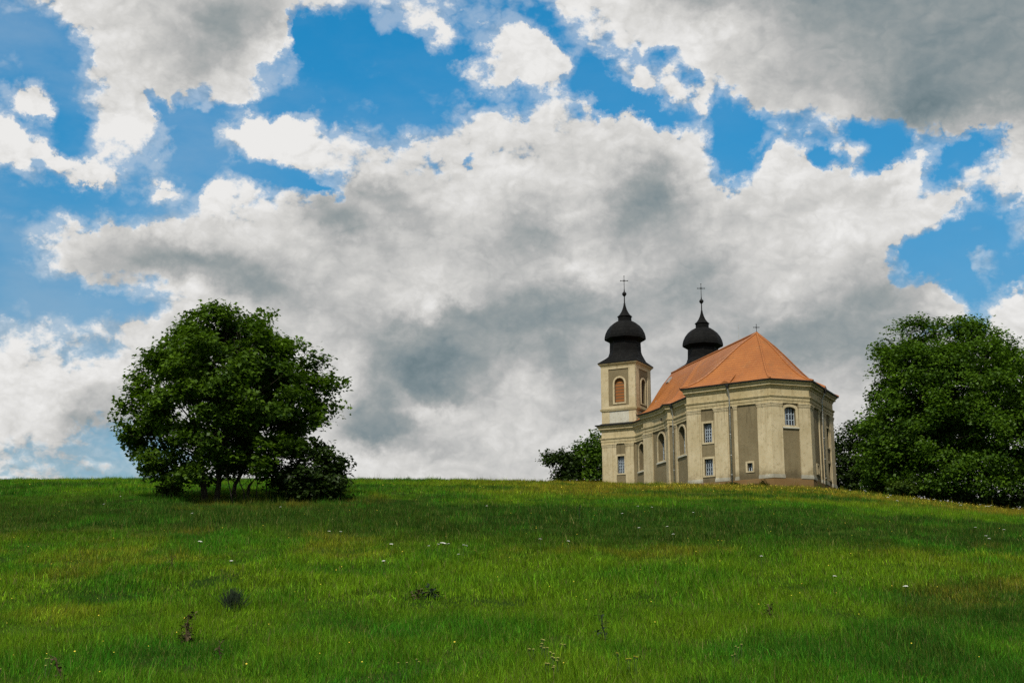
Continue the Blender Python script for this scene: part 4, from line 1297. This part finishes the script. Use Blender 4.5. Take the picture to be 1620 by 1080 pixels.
for k, (x, y) in enumerate([(33.19, 108.75), (36.13, 116.95), (33.89, 108.1), (29.53, 119.15), (34.35, 132.9), (33.66, 129.8), (32.28, 109.9), (26.94, 97.85), (32.61, 99.4), (34.82, 99.85), (43.88, 119.8),
                            (44.17, 119.25), (43.43, 124.0), (34.77, 100.35), (25.05, 88.8), (38.6, 118.0), (40.1, 117.2), (31.0, 112.0)]):
    umbel_flower('daisy', x, y, .5, .085, 'white daisy in the grass before the massive right tree', 'flower', 'white daisies before the massive right tree', 780 + k, heads=8)
for k, (x, y) in enumerate([(17.95, 52.05), (19.79, 55.15), (17.05, 49.15), (19.15, 56.6)]):
    umbel_flower('daisy', x, y, .45, .05, 'white daisy halfway down the right side of the slope', 'flower', 'white daisies down the right slope', 800 + k, heads=8)
for k, (x, y) in enumerate([(.65, 24.85), (.71, 24.05), (.64, 23.55), (.55, 25.25), (.73, 23.2), (.57, 22.7), (.65, 22.25), (.39, 24.55), (.92, 25.5), (.62, 26.25)]):
    umbel_flower('yellow_umbel', x, y, .30, .024, 'yellowish umbel flower in the patch at the bottom middle', 'flower', 'yellowish umbels in the foreground', 820 + k, 'cream', 8, 2)
for k, (x, y) in enumerate([(1.82, 23.75), (1.9, 23.15), (2.05, 23.4)]):
    umbel_flower('yellow_umbel', x, y, .30, .024, 'yellow umbel flower beside the dark weed in the right foreground', 'flower', 'yellowish umbels in the foreground', 840 + k, 'yellow_petal', 8, 2)
for k, (x, y) in enumerate([(4.02, 25.05), (4.21, 25.7), (3.8, 24.05), (-1.56, 23.1), (-1.73, 22.6), (-7.6, 22.9), (-8.2, 22.4), (-7.9, 23.6)]):
    umbel_flower('yellow_umbel', x, y, .28, .020, 'tiny yellow umbel flower scattered at the bottom edge of the meadow', 'flower', 'yellowish umbels in the foreground', 850 + k, 'cream', 7, 2)

# spiky dark tuft
root = empty('rush_tuft', ground_at(-6.74, 33.6), 'dark spiky rush tuft standing out of the green grass', 'weed')
bm = bmesh.new(); g = random.Random(61)
for k in range(260):
    a = g.uniform(0, 2 * math.pi); le = abs(g.gauss(0, .40)); h = g.uniform(.28, .64) * (1 - .35 * le)
    b0 = Vector((g.gauss(0, .07), g.gauss(0, .07), -.02))
    tip = b0 + Vector((math.cos(a) * le * .5, math.sin(a) * le * .5, h))
    limb(bm, b0, tip, .013, .003, 900 + k, n=3, seg=4)
bm_obj('blades', bm, M['darkweed'], root)

def weed(name, loc, label, h, bend, mat, seed, leaves=18, lw=.05, bushy=.12):
    """a withered stalk with side shoots, ragged leaves and a drooping tip"""
    g = random.Random(seed)
    root = empty(name, loc, label, 'weed')
    bm = bmesh.new(); lf = bmesh.new()
    spine = []
    for k in range(9):
        t = k / 8
        spine.append(Vector((bend * (t ** 2.2) + .02 * math.sin(9 * t), .03 * math.sin(7 * t), h * (t if t < .8 else .8 + (t - .8) * (.2 if abs(bend) < .1 else -.9)) - .03)))
    tube(bm, spine, [.024 - .017 * k / 8 for k in range(9)], 6)
    for k in range(leaves):
        t = g.random() ** 1.5
        p = spine[int(t * 7)].lerp(spine[int(t * 7) + 1], g.random())
        d = Vector((g.uniform(-1, 1), g.uniform(-1, 1), g.uniform(-.5, .9))).normalized()
        L_ = bushy * g.uniform(.5, 1.5) * (1.2 - t * .6)
        tube(bm, [p, p + d * L_], [.005, .002], 4)
        u = d.cross(Vector((0, 0, 1))).normalized() * lw * g.uniform(.4, 1.1)
        q = p + d * L_
        lf.faces.new([lf.verts.new(v) for v in (q - d * .02, q + d * lw * .6 + u, q + d * lw * 1.9 - Vector((0, 0, lw * .6)), q + d * lw * .6 - u)])
    bm_obj('stem', bm, M[mat], root); bm_obj('leaves', lf, M[mat], root)
    return root
weed('dock_plant', ground_at(-6.72, 28.7), 'withered brown dock stalk bent over at the top in the left foreground', .80, .20, 'dry', 71, 90, .045, .10)
weed('weed', ground_at(1.87, 28.3), 'tall dark weed with ragged leaves in the right-middle foreground', .82, -.10, 'darkweed', 72, 26, .05, .12)
weed('weed', ground_at(-2.40, 35.4), 'low brown withered weed clump on the yellow-green mid-slope', .36, .06, 'dry', 73, 34, .06, .17)
weed('weed', ground_at(-2.05, 35.4), 'low dark leafy weed clump beside the brown withered one', .34, -.05, 'darkweed', 74, 44, .07, .18)
weed('weed', ground_at(3.24, 66.0), 'dry dark stalk standing high on the slope below the church tower', .95, .05, 'darkweed', 75, 14, .05, .10)
weed('weed', ground_at(5.95, 32.0), 'small reddish-brown weed low on the right slope', .42, -.08, 'dry', 76, 22, .05, .10)
weed('weed', ground_at(-10.36, 42.0), 'thin forked dead twig of a weed on the left slope', .62, .12, 'dry', 77, 8, .03, .25)
weed('weed', ground_at(-7.25, 22.6), 'brown leaning dead stalk at the bottom left corner', .62, -.2, 'dry', 78, 22, .04, .12)
weed('weed', ground_at(-5.35, 25.6), 'thin reddish dead stalk in the left foreground below the bent dock', .5, .05, 'dry', 79, 16, .03, .08)
# nettles against the plinth
for k, (lx, ly, w_, lb) in enumerate([(-4.35, 2.2, .5, 'dark nettle clump at the church plinth right of the downpipe'), (-5.9, 4.1, .45, 'dark nettle clump at the church plinth left of the downpipe'), (-3.4, 1.1, .38, 'low nettle clump at the church plinth under the small square window')]):
    c, s_ = math.cos(R(AX)), math.sin(R(AX))
    x, y = 31.49 + lx * c - ly * s_, 150.82 + lx * s_ + ly * c
    root = empty('nettle', ground_at(x, y), lb, 'weed')
    me = leaf_cloud([(0, 0, .45, w_, .3, .42), (.5, -.1, .3, w_ * .8, .3, .3), (-.45, 0, .28, w_ * .7, .3, .28)], 520, .13, 960 + k, per_clump=10, spread=.12)
    bm = bmesh.new()
    for q in range(6): limb(bm, (random.Random(k * 9 + q).uniform(-.5, .5), 0, -.1), (random.Random(k * 7 + q).uniform(-.6, .6), 0, .75), .012, .005, 970 + k * 6 + q, n=3, seg=5)
    bm_obj('stems', bm, M['stalk'], root)
    link('foliage', me, M['leaf2'], root)
# a sprinkle of yellow hawkbit too fine to count
gy = np.random.default_rng(12)
n = 640
Yq = np.concatenate([gy.uniform(118, 149, 420), gy.uniform(22, 110, n - 420)])
Xq = np.concatenate([Yq[:420] * gy.uniform(.10, .36, 420), Yq[420:] * gy.uniform(-.4, .4, n - 420)])
Zq = gz(Xq, Yq) + gy.uniform(.2, .36, n)
rq = gy.uniform(.008, .018, n) * np.where(Yq > 100, 2.2, 1.0)
ang = np.arange(6) * math.pi / 3
V = np.stack([Xq[:, None] + rq[:, None] * np.cos(ang), Yq[:, None] + rq[:, None] * np.sin(ang) * .7, Zq[:, None] + rq[:, None] * np.sin(ang) * .7], -1).reshape(-1, 3)
ym = np_mesh('hawkbit', V, np.full(n, 6), np.arange(n * 6))
hb = link('hawkbit', ym, M['yellow_petal'])
tag(hb, 'fine sprinkle of yellow hawkbit flowers over the meadow', 'flowers', kind='stuff')
